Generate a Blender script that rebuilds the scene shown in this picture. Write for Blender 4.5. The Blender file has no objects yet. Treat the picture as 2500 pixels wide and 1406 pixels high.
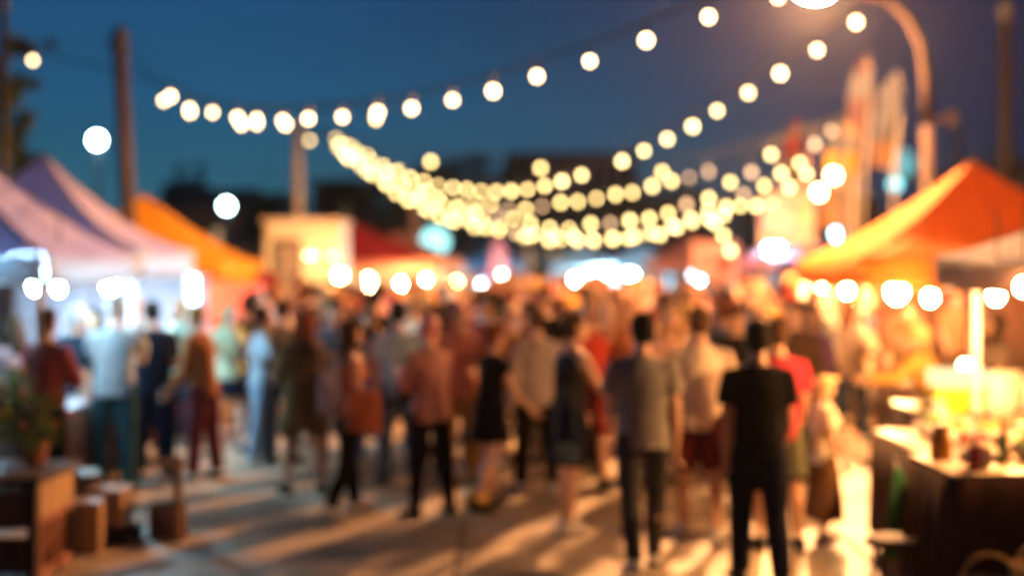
import bpy, bmesh, math, random
from mathutils import Vector, Matrix, noise

random.seed(7)
SC = bpy.context.scene
COL = SC.collection
R = math.radians
CAMZ = 2.2          # the photographer holds the camera just above the heads
F = 3472.0          # focal length in photograph pixels (50 mm lens, 2500 px wide picture)
HOR = 640.0         # row of the horizon

# ------------------------------------------------------------------ camera
cam_d = bpy.data.cameras.new("camera")
cam = bpy.data.objects.new("camera", cam_d)
COL.objects.link(cam)
cam.location = (0, 0, CAMZ)
cam.rotation_euler = (R(90), 0, 0)
cam_d.lens = 50
cam_d.sensor_width = 36
cam_d.shift_y = -(703 - HOR) / 2500.0
cam_d.clip_end = 3000
cam_d.dof.use_dof = True
cam_d.dof.focus_distance = 4.0
cam_d.dof.aperture_fstop = 0.90
SC.camera = cam

# ------------------------------------------------------------------ sky, dusk glow, exposure
W = bpy.data.worlds.new("World")
SC.world = W
W.use_nodes = True
nt = W.node_tree
for n in list(nt.nodes):
    nt.nodes.remove(n)
wo = nt.nodes.new("ShaderNodeOutputWorld")
bg = nt.nodes.new("ShaderNodeBackground")
sky = nt.nodes.new("ShaderNodeTexSky")
sky.sky_type = 'NISHITA'
sky.sun_disc = False
sky.sun_elevation = R(-4.0)
sky.sun_rotation = R(-50)
sky.ozone_density = 6.0
sky.air_density = 1.0
sky.dust_density = 0.3
# dusk gradient: teal glow low in the west (left), navy overhead and in the east
tc = nt.nodes.new("ShaderNodeTexCoord")
sep = nt.nodes.new("ShaderNodeSeparateXYZ")
nt.links.new(tc.outputs['Generated'], sep.inputs[0])
el = nt.nodes.new("ShaderNodeValToRGB")
nt.links.new(sep.outputs['Z'], el.inputs['Fac'])
cr = el.color_ramp
cr.elements[0].position = 0.0
cr.elements[0].color = (0.045, 0.135, 0.165, 1)
cr.elements[1].position = 1.0
cr.elements[1].color = (0.006, 0.020, 0.06, 1)
for p, c in ((0.05, (0.036, 0.150, 0.225, 1)), (0.11, (0.022, 0.122, 0.245, 1)), (0.20, (0.015, 0.080, 0.205, 1)), (0.42, (0.012, 0.048, 0.125, 1))):
    e = cr.elements.new(p)
    e.color = c
dt = nt.nodes.new("ShaderNodeVectorMath")
dt.operation = 'DOT_PRODUCT'
dt.inputs[1].default_value = (math.sin(R(-48)), math.cos(R(-48)), 0)
nt.links.new(tc.outputs['Generated'], dt.inputs[0])
mr = nt.nodes.new("ShaderNodeMapRange")
mr.inputs['From Min'].default_value = 0.36
mr.inputs['From Max'].default_value = 0.80
mr.inputs['To Min'].default_value = 0.0
mr.inputs['To Max'].default_value = 1.0
nt.links.new(dt.outputs['Value'], mr.inputs['Value'])
nav = nt.nodes.new("ShaderNodeValToRGB")
nt.links.new(sep.outputs['Z'], nav.inputs['Fac'])
nav.color_ramp.elements[0].color = (0.006, 0.018, 0.060, 1)
nav.color_ramp.elements[1].color = (0.004, 0.010, 0.035, 1)
mx = nt.nodes.new("ShaderNodeMix")
mx.data_type = 'RGBA'
nt.links.new(mr.outputs[0], mx.inputs['Factor'])
nt.links.new(nav.outputs[0], mx.inputs[6])
nt.links.new(el.outputs[0], mx.inputs[7])
sc2 = nt.nodes.new("ShaderNodeMix")
sc2.data_type = 'RGBA'
sc2.blend_type = 'ADD'
sc2.inputs['Factor'].default_value = 0.05
nt.links.new(mx.outputs[2], sc2.inputs[6])
nt.links.new(sky.outputs[0], sc2.inputs[7])
sn = nt.nodes.new("ShaderNodeTexNoise")      # thin uneven dusk cloud
sn.inputs['Scale'].default_value = 3.0
sn.inputs['Detail'].default_value = 4
smp = nt.nodes.new("ShaderNodeMapping")
smp.inputs['Scale'].default_value = (1, 1, 5)
nt.links.new(tc.outputs['Generated'], smp.inputs[0])
nt.links.new(smp.outputs[0], sn.inputs['Vector'])
smr = nt.nodes.new("ShaderNodeMapRange")
smr.inputs['To Min'].default_value = .72
smr.inputs['To Max'].default_value = 1.28
nt.links.new(sn.outputs['Fac'], smr.inputs['Value'])
svm = nt.nodes.new("ShaderNodeVectorMath")
svm.operation = 'SCALE'
nt.links.new(sc2.outputs[2], svm.inputs[0])
nt.links.new(smr.outputs[0], svm.inputs['Scale'])
nt.links.new(svm.outputs[0], bg.inputs['Color'])
bg.inputs['Strength'].default_value = 0.46
nt.links.new(bg.outputs[0], wo.inputs[0])

sun_d = bpy.data.lights.new("sun", 'SUN')       # last afterglow of the set sun, very faint
sun_d.energy = 0.03
sun_d.angle = R(25)
sun_d.color = (0.55, 0.75, 1.0)
sun = bpy.data.objects.new("sun", sun_d)
COL.objects.link(sun)
sun.rotation_euler = (R(70), 0, R(-50 + 180))

SC.view_settings.view_transform = 'Standard'
SC.view_settings.look = 'None'
SC.view_settings.exposure = 0.8
SC.view_settings.gamma = 1.0
cy = SC.cycles
cy.use_adaptive_sampling = False
cy.max_bounces = 5
cy.diffuse_bounces = 2
cy.glossy_bounces = 2
cy.transmission_bounces = 4
cy.volume_bounces = 0
cy.sample_clamp_indirect = 3.0
cy.caustics_reflective = False
cy.caustics_refractive = False
cy.use_denoising = True
cy.use_light_tree = True


# ------------------------------------------------------------------ helpers
def S2L(c):
    return c / 12.92 if c <= 0.04045 else ((c + 0.055) / 1.055) ** 2.4


def P(px, py, d):
    """point of the place seen at photograph pixel px, py at distance d"""
    return Vector(((px - 1250) * d / F, d, CAMZ + (HOR - py) * d / F))


MATS = {}


def mat(name, color, rough=0.75, noise_amt=0.25, noise_scale=6.0, bump=0.15, metal=0.0, emit=None, strength=0.0,
        translucent=0.0, spec=0.3, bscale=40.0):
    if name in MATS:
        return MATS[name]
    m = bpy.data.materials.new(name)
    m.use_nodes = True
    t = m.node_tree
    for n in list(t.nodes):
        t.nodes.remove(n)
    out = t.nodes.new("ShaderNodeOutputMaterial")
    if emit is not None:
        e = t.nodes.new("ShaderNodeEmission")
        e.inputs['Color'].default_value = (*emit, 1)
        e.inputs['Strength'].default_value = strength
        t.links.new(e.outputs[0], out.inputs[0])
        MATS[name] = m
        return m
    b = t.nodes.new("ShaderNodeBsdfPrincipled")
    b.inputs['Roughness'].default_value = rough
    b.inputs['Metallic'].default_value = metal
    b.inputs['Specular IOR Level'].default_value = spec
    co = t.nodes.new("ShaderNodeTexCoord")
    nz = t.nodes.new("ShaderNodeTexNoise")
    nz.inputs['Scale'].default_value = noise_scale
    nz.inputs['Detail'].default_value = 5
    t.links.new(co.outputs['Object'], nz.inputs['Vector'])
    rp = t.nodes.new("ShaderNodeValToRGB")
    lo = tuple(max(0, c * (1 - noise_amt)) for c in color)
    hi = tuple(min(1, c * (1 + noise_amt)) for c in color)
    rp.color_ramp.elements[0].position = 0.3
    rp.color_ramp.elements[1].position = 0.7
    rp.color_ramp.elements[0].color = (*lo, 1)
    rp.color_ramp.elements[1].color = (*hi, 1)
    t.links.new(nz.outputs['Fac'], rp.inputs['Fac'])
    t.links.new(rp.outputs[0], b.inputs['Base Color'])
    if bump:
        n2 = t.nodes.new("ShaderNodeTexNoise")
        n2.inputs['Scale'].default_value = bscale
        t.links.new(co.outputs['Object'], n2.inputs['Vector'])
        bp = t.nodes.new("ShaderNodeBump")
        bp.inputs['Strength'].default_value = bump
        bp.inputs['Distance'].default_value = 0.01
        t.links.new(n2.outputs['Fac'], bp.inputs['Height'])
        t.links.new(bp.outputs[0], b.inputs['Normal'])
    if translucent:
        tr = t.nodes.new("ShaderNodeBsdfTranslucent")
        t.links.new(rp.outputs[0], tr.inputs['Color'])
        ms = t.nodes.new("ShaderNodeMixShader")
        ms.inputs[0].default_value = translucent
        t.links.new(b.outputs[0], ms.inputs[1])
        t.links.new(tr.outputs[0], ms.inputs[2])
        t.links.new(ms.outputs[0], out.inputs[0])
    else:
        t.links.new(b.outputs[0], out.inputs[0])
    MATS[name] = m
    return m


def wood_mat(name, c, scale=3.0):
    if name in MATS:
        return MATS[name]
    m = mat(name, c, rough=0.65, noise_amt=0.4, noise_scale=scale, bump=0.3)
    t = m.node_tree
    nz = [n for n in t.nodes if n.type == 'TEX_NOISE'][0]
    mp = t.nodes.new("ShaderNodeMapping")
    mp.inputs['Scale'].default_value = (6, 6, 0.6)
    co = [n for n in t.nodes if n.type == 'TEX_COORD'][0]
    t.links.new(co.outputs['Object'], mp.inputs[0])
    t.links.new(mp.outputs[0], nz.inputs['Vector'])
    return m


class MB:
    """collects shapes for ONE mesh"""

    def __init__(self):
        self.v = []
        self.f = []

    def box(self, c, s, rz=0.0, taper=1.0):
        cx, cyy, cz = c
        hx, hy, hz = s[0] / 2, s[1] / 2, s[2] / 2
        b = min(hx, hy, hz) * 0.18
        i0 = len(self.v)
        ca, sa = math.cos(rz), math.sin(rz)
        # bevelled on the vertical edges and the top/bottom rim
        rings = [(-hz, b), (-hz + b, 0), (hz - b, 0), (hz, b)]
        for z, ins in rings:
            tp = 1.0 + (taper - 1.0) * (z + hz) / (2 * hz)
            for x, y in ((-hx + b + ins * .5, -hy + ins), (hx - b - ins * .5, -hy + ins), (hx - ins, -hy + b + ins * .5), (hx - ins, hy - b - ins * .5),
                         (hx - b - ins * .5, hy - ins), (-hx + b + ins * .5, hy - ins), (-hx + ins, hy - b - ins * .5), (-hx + ins, -hy + b + ins * .5)):
                x *= tp
                y *= tp
                self.v.append((cx + x * ca - y * sa, cyy + x * sa + y * ca, cz + z))
        for k in range(3):
            for j in range(8):
                a = i0 + k * 8 + j
                c2 = i0 + k * 8 + (j + 1) % 8
                self.f.append((a, c2, c2 + 8, a + 8))
        self.f.append(tuple(i0 + j for j in range(7, -1, -1)))
        self.f.append(tuple(i0 + 24 + j for j in range(8)))
        return self

    def tube(self, pts, rad, seg=10, cap=True, up=None):
        """tapered tube; rad: numbers or (rx, ry); ry measured along 'up' """
        pts = [Vector(p) for p in pts]
        n = len(pts)
        i0 = len(self.v)
        prev = None
        for i, p in enumerate(pts):
            d = (pts[min(i + 1, n - 1)] - pts[max(i - 1, 0)])
            if d.length < 1e-9:
                d = Vector((0, 0, 1))
            d.normalize()
            if up is not None:
                u = Vector(up)
            elif prev is not None:
                u = prev
            else:
                u = Vector((0, 1, 0)) if abs(d.y) < 0.9 else Vector((0, 0, 1))
            u = (u - d * u.dot(d))
            if u.length < 1e-6:
                u = d.orthogonal()
            u.normalize()
            prev = u
            s = d.cross(u)
            r = rad[i] if not isinstance(rad, (int, float)) else rad
            rx, ry = (r if isinstance(r, tuple) else (r, r))
            for j in range(seg):
                a = 2 * math.pi * j / seg
                q = p + s * (math.cos(a) * rx) + u * (math.sin(a) * ry)
                self.v.append(tuple(q))
        for i in range(n - 1):
            for j in range(seg):
                a = i0 + i * seg + j
                b = i0 + i * seg + (j + 1) % seg
                self.f.append((a, b, b + seg, a + seg))
        if cap:
            self.f.append(tuple(i0 + j for j in range(seg - 1, -1, -1)))
            self.f.append(tuple(i0 + (n - 1) * seg + j for j in range(seg)))
        return self

    def ball(self, c, r, seg=10, rings=7, M=None):
        rx, ry, rz = (r if isinstance(r, tuple) else (r, r, r))
        c = Vector(c)
        i0 = len(self.v)
        for i in range(1, rings):
            th = math.pi * i / rings
            for j in range(seg):
                a = 2 * math.pi * j / seg
                q = Vector((rx * math.sin(th) * math.cos(a), ry * math.sin(th) * math.sin(a), rz * math.cos(th)))
                if M is not None:
                    q = M @ q
                self.v.append(tuple(c + q))
        t = Vector((0, 0, rz))
        b = Vector((0, 0, -rz))
        if M is not None:
            t, b = M @ t, M @ b
        self.v.append(tuple(c + t))
        self.v.append(tuple(c + b))
        T, B = len(self.v) - 2, len(self.v) - 1
        for i in range(rings - 2):
            for j in range(seg):
                a = i0 + i * seg + j
                b2 = i0 + i * seg + (j + 1) % seg
                self.f.append((a, a + seg, b2 + seg, b2))
        for j in range(seg):
            self.f.append((T, i0 + j, i0 + (j + 1) % seg))
            k = i0 + (rings - 2) * seg
            self.f.append((B, k + (j + 1) % seg, k + j))
        return self

    def quad(self, a, b, c, d):
        i = len(self.v)
        self.v += [tuple(a), tuple(b), tuple(c), tuple(d)]
        self.f.append((i, i + 1, i + 2, i + 3))
        return self

    def prism(self, outline, y0, y1):
        """outline of (x, z) pushed from y0 to y1"""
        i = len(self.v)
        n = len(outline)
        for y in (y0, y1):
            for x, z in outline:
                self.v.append((x, y, z))
        self.f.append(tuple(range(i, i + n)))
        self.f.append(tuple(range(i + 2 * n - 1, i + n - 1, -1)))
        for j in range(n):
            k = (j + 1) % n
            self.f.append((i + j, i + n + j, i + n + k, i + k))
        return self

    def mesh(self, name, m=None, smooth=False):
        me = bpy.data.meshes.new(name)
        me.from_pydata(self.v, [], self.f)
        me.update()
        if m:
            me.materials.append(m)
        if smooth:
            me.polygons.foreach_set('use_smooth', [True] * len(me.polygons))
        return me

    def build(self, name, m, parent=None, smooth=False):
        return link(name, self.mesh(name, m, smooth), parent)


def link(name, me, parent=None):
    o = bpy.data.objects.new(name, me)
    COL.objects.link(o)
    if parent is not None:
        o.parent = parent
    return o


def tag(o, label=None, cat=None, group=None, kind=None):
    if label:
        o['label'] = label
    if cat:
        o['category'] = cat
    if group:
        o['group'] = group
    if kind:
        o['kind'] = kind
    return o


def thing(name, loc, label, cat, group=None, rz=0.0):
    o = bpy.data.objects.new(name, None)
    COL.objects.link(o)
    o.location = loc
    o.rotation_euler = (0, 0, rz)
    o.empty_display_size = 0.2
    return tag(o, label, cat, group)


def kids(o):
    return [c for c in bpy.data.objects if c.parent is o]


def copy_tree(o, tree, parent=None):
    """tree: dict object -> list of children"""
    c = o.copy()
    COL.objects.link(c)
    c.parent = parent
    for ch in tree.get(o, ()):
        copy_tree(ch, tree, c)
    return c


# ------------------------------------------------------------------ materials
M_asphalt = mat('paving_concrete', (0.38, 0.30, 0.21), rough=0.5, noise_amt=0.5, noise_scale=1.3, bump=0.5, bscale=60, spec=0.4)
t = M_asphalt.node_tree
_b = [n for n in t.nodes if n.type == 'BSDF_PRINCIPLED'][0]
M_white_metal = mat('white_painted_metal', (0.7, 0.7, 0.7), rough=0.4, noise_amt=0.08)
M_dark_metal = mat('dark_metal', (0.04, 0.04, 0.045), rough=0.5, noise_amt=0.3)
M_grey_metal = mat('galvanised_metal', (0.30, 0.28, 0.26), rough=0.45, noise_amt=0.2, metal=0.3)
M_black = mat('black_plastic', (0.015, 0.015, 0.016), rough=0.5, noise_amt=0.2)
M_rubber = mat('cable_rubber', (0.02, 0.02, 0.02), rough=0.7, noise_amt=0.2, bump=0)
M_timber = wood_mat('weathered_timber', (0.20, 0.13, 0.10))
M_crate = wood_mat('pale_crate_wood', (0.42, 0.25, 0.13))
M_darkwood = wood_mat('dark_stained_wood', (0.045, 0.03, 0.025))
M_redwood = wood_mat('reddish_wood', (0.30, 0.11, 0.07))
M_card = mat('cardboard', (0.45, 0.29, 0.16), rough=0.85, noise_amt=0.15)

# light-giving materials
E_near = mat('string_bulb_glow', None, emit=(1.0, 0.64, 0.30), strength=12)
E_far = mat('string_bulb_far_glow', None, emit=(1.0, 0.68, 0.25), strength=7.6)
E_dim = mat('string_bulb_dim_glow', None, emit=(1.0, 0.58, 0.30), strength=3.2)
E_warm = mat('stall_bulb_warm_glow', None, emit=(1.0, 0.46, 0.15), strength=750)
E_warmfar = mat('booth_bulb_glow', None, emit=(1.0, 0.58, 0.26), strength=1500)
E_cool = mat('stall_bulb_cool_glow', None, emit=(0.45, 0.80, 1.0), strength=2200)
E_coolfar = mat('floodlight_cool_glow', None, emit=(0.50, 0.84, 1.0), strength=420)
E_teal = mat('floodlight_teal_glow', None, emit=(0.30, 0.85, 0.95), strength=22)
E_street = mat('street_lamp_glow', None, emit=(1.0, 0.43, 0.15), strength=9000)


# ------------------------------------------------------------------ ground and far land
def ground():
    mb = MB()
    nx, ny = 40, 60
    xs = [-600 + 1200 * i / nx for i in range(nx + 1)]
    for j in range(ny + 1):
        y = -20 + (1400) * (j / ny) ** 2
        for x in xs:
            mb.v.append((x, y, 0.0))
    for j in range(ny):
        for i in range(nx):
            a = j * (nx + 1) + i
            mb.f.append((a, a + 1, a + nx + 2, a + nx + 1))
    o = mb.build('ground', mat('dark_earth', (0.06, 0.05, 0.045), noise_scale=0.4))
    tag(o, kind='structure')
    # the market street: cast concrete bays with recessed joints between them
    base = MB().box((0, 41, 0.005), (34, 96, 0.01)).build('street', mat('joint_dirt', (0.05, 0.04, 0.035)))
    tag(base, kind='structure')
    me = None
    bay, bx = 3.0, 3.0
    cnt = 0
    for j in range(0, 22):
        for i in range(-5, 6):
            x = i * bx + 1.1
            y = 1.5 + j * bay
            if abs(x) > 0.42 * y + 4:
                continue
            if me is None:
                me = MB().box((0, 0, 0), (bx - 0.03, bay - 0.03, 0.05)).mesh('paving_slab', M_asphalt)
            s = link('paving_slab', me, base)
            s.location = (x + random.uniform(-.004, .004), y, 0.012 + random.uniform(0, 0.006))
            s.rotation_euler = (random.uniform(-.0008, .0008), random.uniform(-.0008, .0008), random.choice((0, math.pi)))
            cnt += 1


ground()


def far_hill():
    mb = MB()
    n = 80
    pr = []
    for i in range(n + 1):
        x = -330 + 660 * i / n
        h = 24 + 7 * noise.noise(Vector((x * .018, 3, 0))) + 4 * noise.noise(Vector((x * .06, 9, 0))) - (6 if x < -60 else 0)
        pr.append((x, h))
    rows = 6
    for r in range(rows + 1):
        f = r / rows
        for x, h in pr:
            mb.v.append((x, 480 + f * 160, h * math.sin(f * math.pi / 2) + 1.5 * noise.noise(Vector((x * .1, r, 2))) * f - 0.5))
    for r in range(rows):
        for i in range(n):
            a = r * (n + 1) + i
            mb.f.append((a, a + 1, a + n + 2, a + n + 1))
    tag(mb.build('hills', mat('night_hillside', (0.03, 0.04, 0.035), noise_scale=.05), smooth=True), kind='structure')


far_hill()


# ------------------------------------------------------------------ trees
def leaf_cloud(clumps, n, size, seed):
    rnd = random.Random(seed)
    mb = MB()
    for _ in range(n):
        c, r = rnd.choice(clumps)
        while True:
            v = Vector((rnd.uniform(-1, 1), rnd.uniform(-1, 1), rnd.uniform(-1, 1)))
            if v.length < 1:
                break
        p = Vector(c) + Vector((v.x * r[0], v.y * r[1], v.z * r[2])) * (0.6 + 0.4 * rnd.random())
        a = Vector((rnd.gauss(0, 1), rnd.gauss(0, 1), rnd.gauss(0, .6))).normalized() * size * rnd.uniform(.6, 1.3)
        b = a.orthogonal().normalized() * size * .45
        mb.quad(p - a * .5, p + b * .5, p + a * .6, p - b * .5)
    return mb


def tree(x, y, h, crown_r, label, seed, n=2500, size=0.22, trunk_r=0.16, group='dark trees beyond the stalls', flat=1.0):
    rnd = random.Random(seed)
    t = thing('tree', (x, y, 0), label, 'tree', group)
    trunk = MB()
    top = Vector((rnd.uniform(-.3, .3), 0, h * .62))
    trunk.tube([(0, 0, -0.1), (0.05, 0, h * .3), tuple(top)], [trunk_r, trunk_r * .8, trunk_r * .4], 9)
    clumps = []
    for k in range(11):
        a = rnd.uniform(0, 6.28)
        rr = crown_r * rnd.uniform(.25, .85)
        c = Vector((math.cos(a) * rr, math.sin(a) * rr, h * rnd.uniform(.5, .92)))
        r = crown_r * rnd.uniform(.28, .5)
        clumps.append((c, (r, r, r * .75 * flat)))
        trunk.tube([tuple(top * rnd.uniform(.6, 1)), tuple((top + c) / 2 + Vector((0, 0, .1))), tuple(c)], [trunk_r * .35, trunk_r * .22, .02], 5)
    trunk.build('trunk', mat('bark', (0.06, 0.045, 0.035), bump=.5), t)
    leaf_cloud(clumps, n, size, seed).build('crown', mat('night_foliage', (0.045, 0.07, 0.035), noise_amt=.5, noise_scale=1.2, bump=0, translucent=.25), t)
    return t


for i, (px, top, d, cr_, lab) in enumerate([
    (1195, 352, 85, 2.6, 'tall round crowned dark tree rising above the other trees at mid picture'),
    (1010, 400, 78, 3.2, 'broad dark tree behind the left end of the festoon lights'),
    (905, 425, 80, 2.8, 'dark tree behind the red roofed booth'),
    (1110, 425, 92, 3.6, 'low wide dark tree between the round tree and its broad neighbour'),
    (690, 470, 70, 2.0, 'small dark tree beside the lit pole'),
    (560, 455, 95, 4.2, 'spreading dark tree behind the yellow tent'),
    (470, 345, 110, 1.5, 'thin faint tree standing tall in the glow of the dusk sky'),
    (425, 365, 112, 1.0, 'slimmest faint tree beside the thin tall tree'),
    (2120, 470, 60, 2.0, 'dark tree behind the white feather flag'),
    (2460, 330, 62, 2.6, 'large dark tree above the right orange tent'),
    (1600, 440, 105, 4.2, 'low dark tree behind the dense festoon lights at mid right'),
    (1380, 450, 100, 4.0, 'wide dark tree behind the white booths'),
]):
    H = CAMZ + (HOR - top) * d / F
    tree((px - 1250) * d / F, d, H, cr_, lab, 50 + i, n=1500, size=.42)


def left_tree():
    """near tree whose branches enter at the left edge"""
    d = 24.0
    base = P(-70, 1000, d)
    t = thing('tree', (base.x, d, 0), 'leafy dark tree leaning in behind the left white tent', 'tree')
    o = Vector((base.x, d, 0))
    tr = MB().tube([(0, 0, -.1), (0.05, 0, 2), (-.1, 0, 4.5), (0, 0, 6.2)], [.16, .14, .1, .05], 9)
    cl = []
    for px, py, r in ((25, 230, .3), (5, 270, .36), (40, 330, .25), (20, 400, .32), (55, 390, .22), (-25, 180, .4), (45, 205, .2), (40, 110, .2), (70, 120, .13),
                      (65, 290, .16), (100, 390, .12), (-40, 380, .5), (-60, 260, .5), (10, 345, .25), (-80, 120, .4), (85, 205, .1), (125, 110, .07)):
        c = P(px, py, d + random.uniform(-.6, .6)) - o
        cl.append((c, (r, r, r * 1.1)))
        tr.tube([(0, 0, max(2, c.z - .8)), tuple(Vector((c.x * .5, c.y * .5, c.z - .25))), tuple(c)], [.035, .022, .01], 5)
    tr.build('trunk', mat('bark', None), t)
    leaf_cloud(cl, 2600, .13, 5).build('crown', mat('night_foliage', None), t)


left_tree()


# ------------------------------------------------------------------ far buildings
def building(px0, px1, top, d, depth, label, storeys, ncol, lit=((0, 1), (0, 3), (1, 2)), roof='flat', col=(0.10, 0.10, 0.11), lit_col=None):
    x0, x1 = (px0 - 1250) * d / F, (px1 - 1250) * d / F
    H = CAMZ + (HOR - top) * d / F
    w = x1 - x0
    t = thing('building', ((x0 + x1) / 2, d, 0), label, 'building', 'dark buildings behind the market')
    mw = mat('wall_%d' % int(px0 + 1000), col, noise_scale=1.5)
    wh = H - (0.25 if roof == 'flat' else .9)
    MB().box((0, depth / 2, wh / 2), (w, depth, wh)).build('wall', mw, t)
    if roof == 'flat':
        MB().box((0, depth / 2, wh + .125), (w + .4, depth + .4, .25)).build('roof', mat('roof_felt', (.04, .04, .045)), t)
    else:
        r = MB()
        v = [(-w / 2 - .3, -.4, wh), (w / 2 + .3, -.4, wh), (w / 2 + .3, depth + .4, wh), (-w / 2 - .3, depth + .4, wh),
             (-w / 2 + w * .18, depth / 2, H), (w / 2 - w * .18, depth / 2, H)]
        r.v += v
        r.f += [(0, 1, 5, 4), (1, 2, 5), (2, 3, 4, 5), (3, 0, 4), (3, 2, 1, 0)]
        r.build('roof', mat('roof_shingle', (.03, .03, .04)), t)
    sw, sh = w / (ncol + .3), wh / (storeys + .2)
    g = mat('dark_window_glass', (.02, .025, .03), rough=.15, noise_amt=.1, bump=0)
    lm = mat('lit_window', None, emit=(1.0, .6, .3), strength=.35)
    for s in range(storeys):
        for c in range(ncol):
            x = -w / 2 + sw * (c + .65)
            z = sh * (s + .65)
            fr = MB()
            fw, fh = sw * .5, sh * .5
            for xx in (-fw / 2, fw / 2):
                fr.box((x + xx, -.03, z), (.08, .1, fh + .08))
            for zz in (-fh / 2, fh / 2):
                fr.box((x, -.035, z + zz), (fw + .1, .11, .08))
            fo = fr.build('window', mat('window_frame_paint', (.25, .25, .25)), t)
            MB().box((x, -.01, z), (fw - .06, .03, fh - .06)).build('pane', lm if (s, c) in lit else g, fo)
    return t


building(380, 640, 452, 72, 8, 'long dark low building with hipped roof behind the yellow tent', 1, 6, roof='hip')
building(1240, 1560, 372, 130, 12, 'wide pale grey building with two rows of windows above the festoon lights', 3, 10, col=(.42, .40, .42))
building(760, 900, 440, 100, 8, 'small grey flat roofed building behind the lit pole', 2, 4, col=(.12, .12, .11))
building(2370, 2720, 405, 58, 8, 'dark multi storey building with faint window rows above the right orange tent', 4, 8, lit=((3, 0), (2, 1)), col=(.09, .09, .10))
building(1560, 1850, 480, 120, 10, 'low dark building behind the pink booth', 2, 7, col=(.08, .07, .08))


# ------------------------------------------------------------------ poles, street lamp, floodlights
def pole(px, top, d, r, label, m, lean=0.0, cap=True):
    b = P(px, 700, d)
    H = CAMZ + (HOR - top) * d / F
    t = thing('pole', (b.x, d, 0), label, 'pole')
    MB().tube([(0, 0, -.2), (lean * H * .5, 0, H * .5), (lean * H, 0, H - (.45 if cap else 0))], [r * 1.15, r * 1.05, r], 14).build('post', m, t, True)
    if cap:
        c = MB().tube([(lean * H, 0, H - .46), (lean * H, 0, H - .1), (lean * H, 0, H)], [r * 1.12, r * 1.12, r * .5], 14)
        c.tube([(lean * H - .22, 0, H - .3), (lean * H + .05, 0, H - .3)], .04, 8)
        c.build('cap', M_dark_metal, t, True)
    return t, Vector((b.x + lean * H, d, H))


_, LP = pole(332, 66, 25, .125, 'tall brown timber pole with dark cap behind the left tents', wood_mat('lit_timber', (.085, .06, .055)), lean=-.044)
pole(8, -40, 20, .06, 'thin dark pole at the left edge beside the leafy tree', M_dark_metal)
_, FP = pole(728, 305, 42, .13, 'pale round pole that carries the left ends of the festoons', mat('pale_pole', (.62, .50, .36)), cap=False)
pole(2054, 286, 27, .05, 'thin dark pole in front of the glowing banner that carries the right festoon ends', M_dark_metal, cap=False)
pole(1012, 470, 50, .18, 'short brown pole behind the red roofed booth', mat('brown_pole', (.30, .17, .10)), cap=False)
pole(2455, 0, 30, .13, 'tall dark utility pole above the right orange tent', mat('tarred_pole', (.012, .010, .012), spec=.05))
pole(2335, 300, 48, .10, 'thin dark mast right of the street lamp', M_dark_metal)
pole(2800, -330, 8.6, .09, 'timber post outside the right edge that carries the upper light string', M_timber)


def street_lamp():
    d = 23.0
    b = P(2264, 700, d)
    t = thing('street_lamp', (b.x, d, 0), 'curved arm street lamp glowing orange above the right stalls', 'street lamp')
    o = Vector((b.x, d, 0))
    MB().tube([(0, 0, 0), (0, 0, .5), (0, 0, .55), (0, 0, 4.4)], [.16, .16, .10, .095], 14).build('post', mat('lamp_post_paint', (.022, .014, .013), rough=.7, spec=.1), t, True)
    pts = [P(2264, 300, d) - o, P(2262, 200, d) - o, P(2250, 110, d) - o, P(2222, 50, d) - o, P(2175, 5, d) - o, P(2110, -18, d) - o, P(2040, -26, d) - o]
    MB().tube([tuple(p) for p in pts], [.094, .088, .082, .076, .07, .062, .055], 12).build('arm', mat('lamp_post_paint', None), t, True)
    hp = P(1990, -24, d) - o
    hd = MB().tube([tuple(hp + Vector((.42, 0, .02))), tuple(hp + Vector((.25, 0, .06))), tuple(hp + Vector((-.1, 0, .08))), tuple(hp + Vector((-.36, 0, .03)))],
                   [(.06, .05), (.16, .08), (.2, .09), (.08, .04)], 14, up=(0, 0, 1)).build('lamp_head', M_dark_metal, t, True)
    MB().ball(tuple(hp + Vector((0, 0, -.05))), (.28, .17, .12), 16, 10).build('lens', E_street, hd, True)
    br = MB().box((.17, 0, P(0, 290, d).z), (.5, .05, .06)).box((.4, 0, P(0, 290, d).z + .02), (.12, .12, .22))
    br.build('bracket', M_grey_metal, t)


street_lamp()


def floodlight(px, py, d, r, m, label, pole_h=True, group='cold white floodlights on poles'):
    c = P(px, py, d)
    t = thing('floodlight', (c.x, d, 0), label, 'floodlight', group)
    hz = c.z
    MB().tube([(0, .12, 0), (0, .12, hz + .05)], [.07, .05], 8).build('pole', M_dark_metal, t, True)
    h = MB().tube([(0, r * .2, hz), (0, .04, hz)], [r * 1.12, r * .8], 16)
    h.build('housing', M_dark_metal, t, True)
    MB().ball((0, -.0, hz), (r, r * .35, r), 16, 8).build('lens', m, t, True)
    MB().box((0, .1, hz - r - .02), (r * .9, .05, .05)).build('bracket', M_dark_metal, t)


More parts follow.
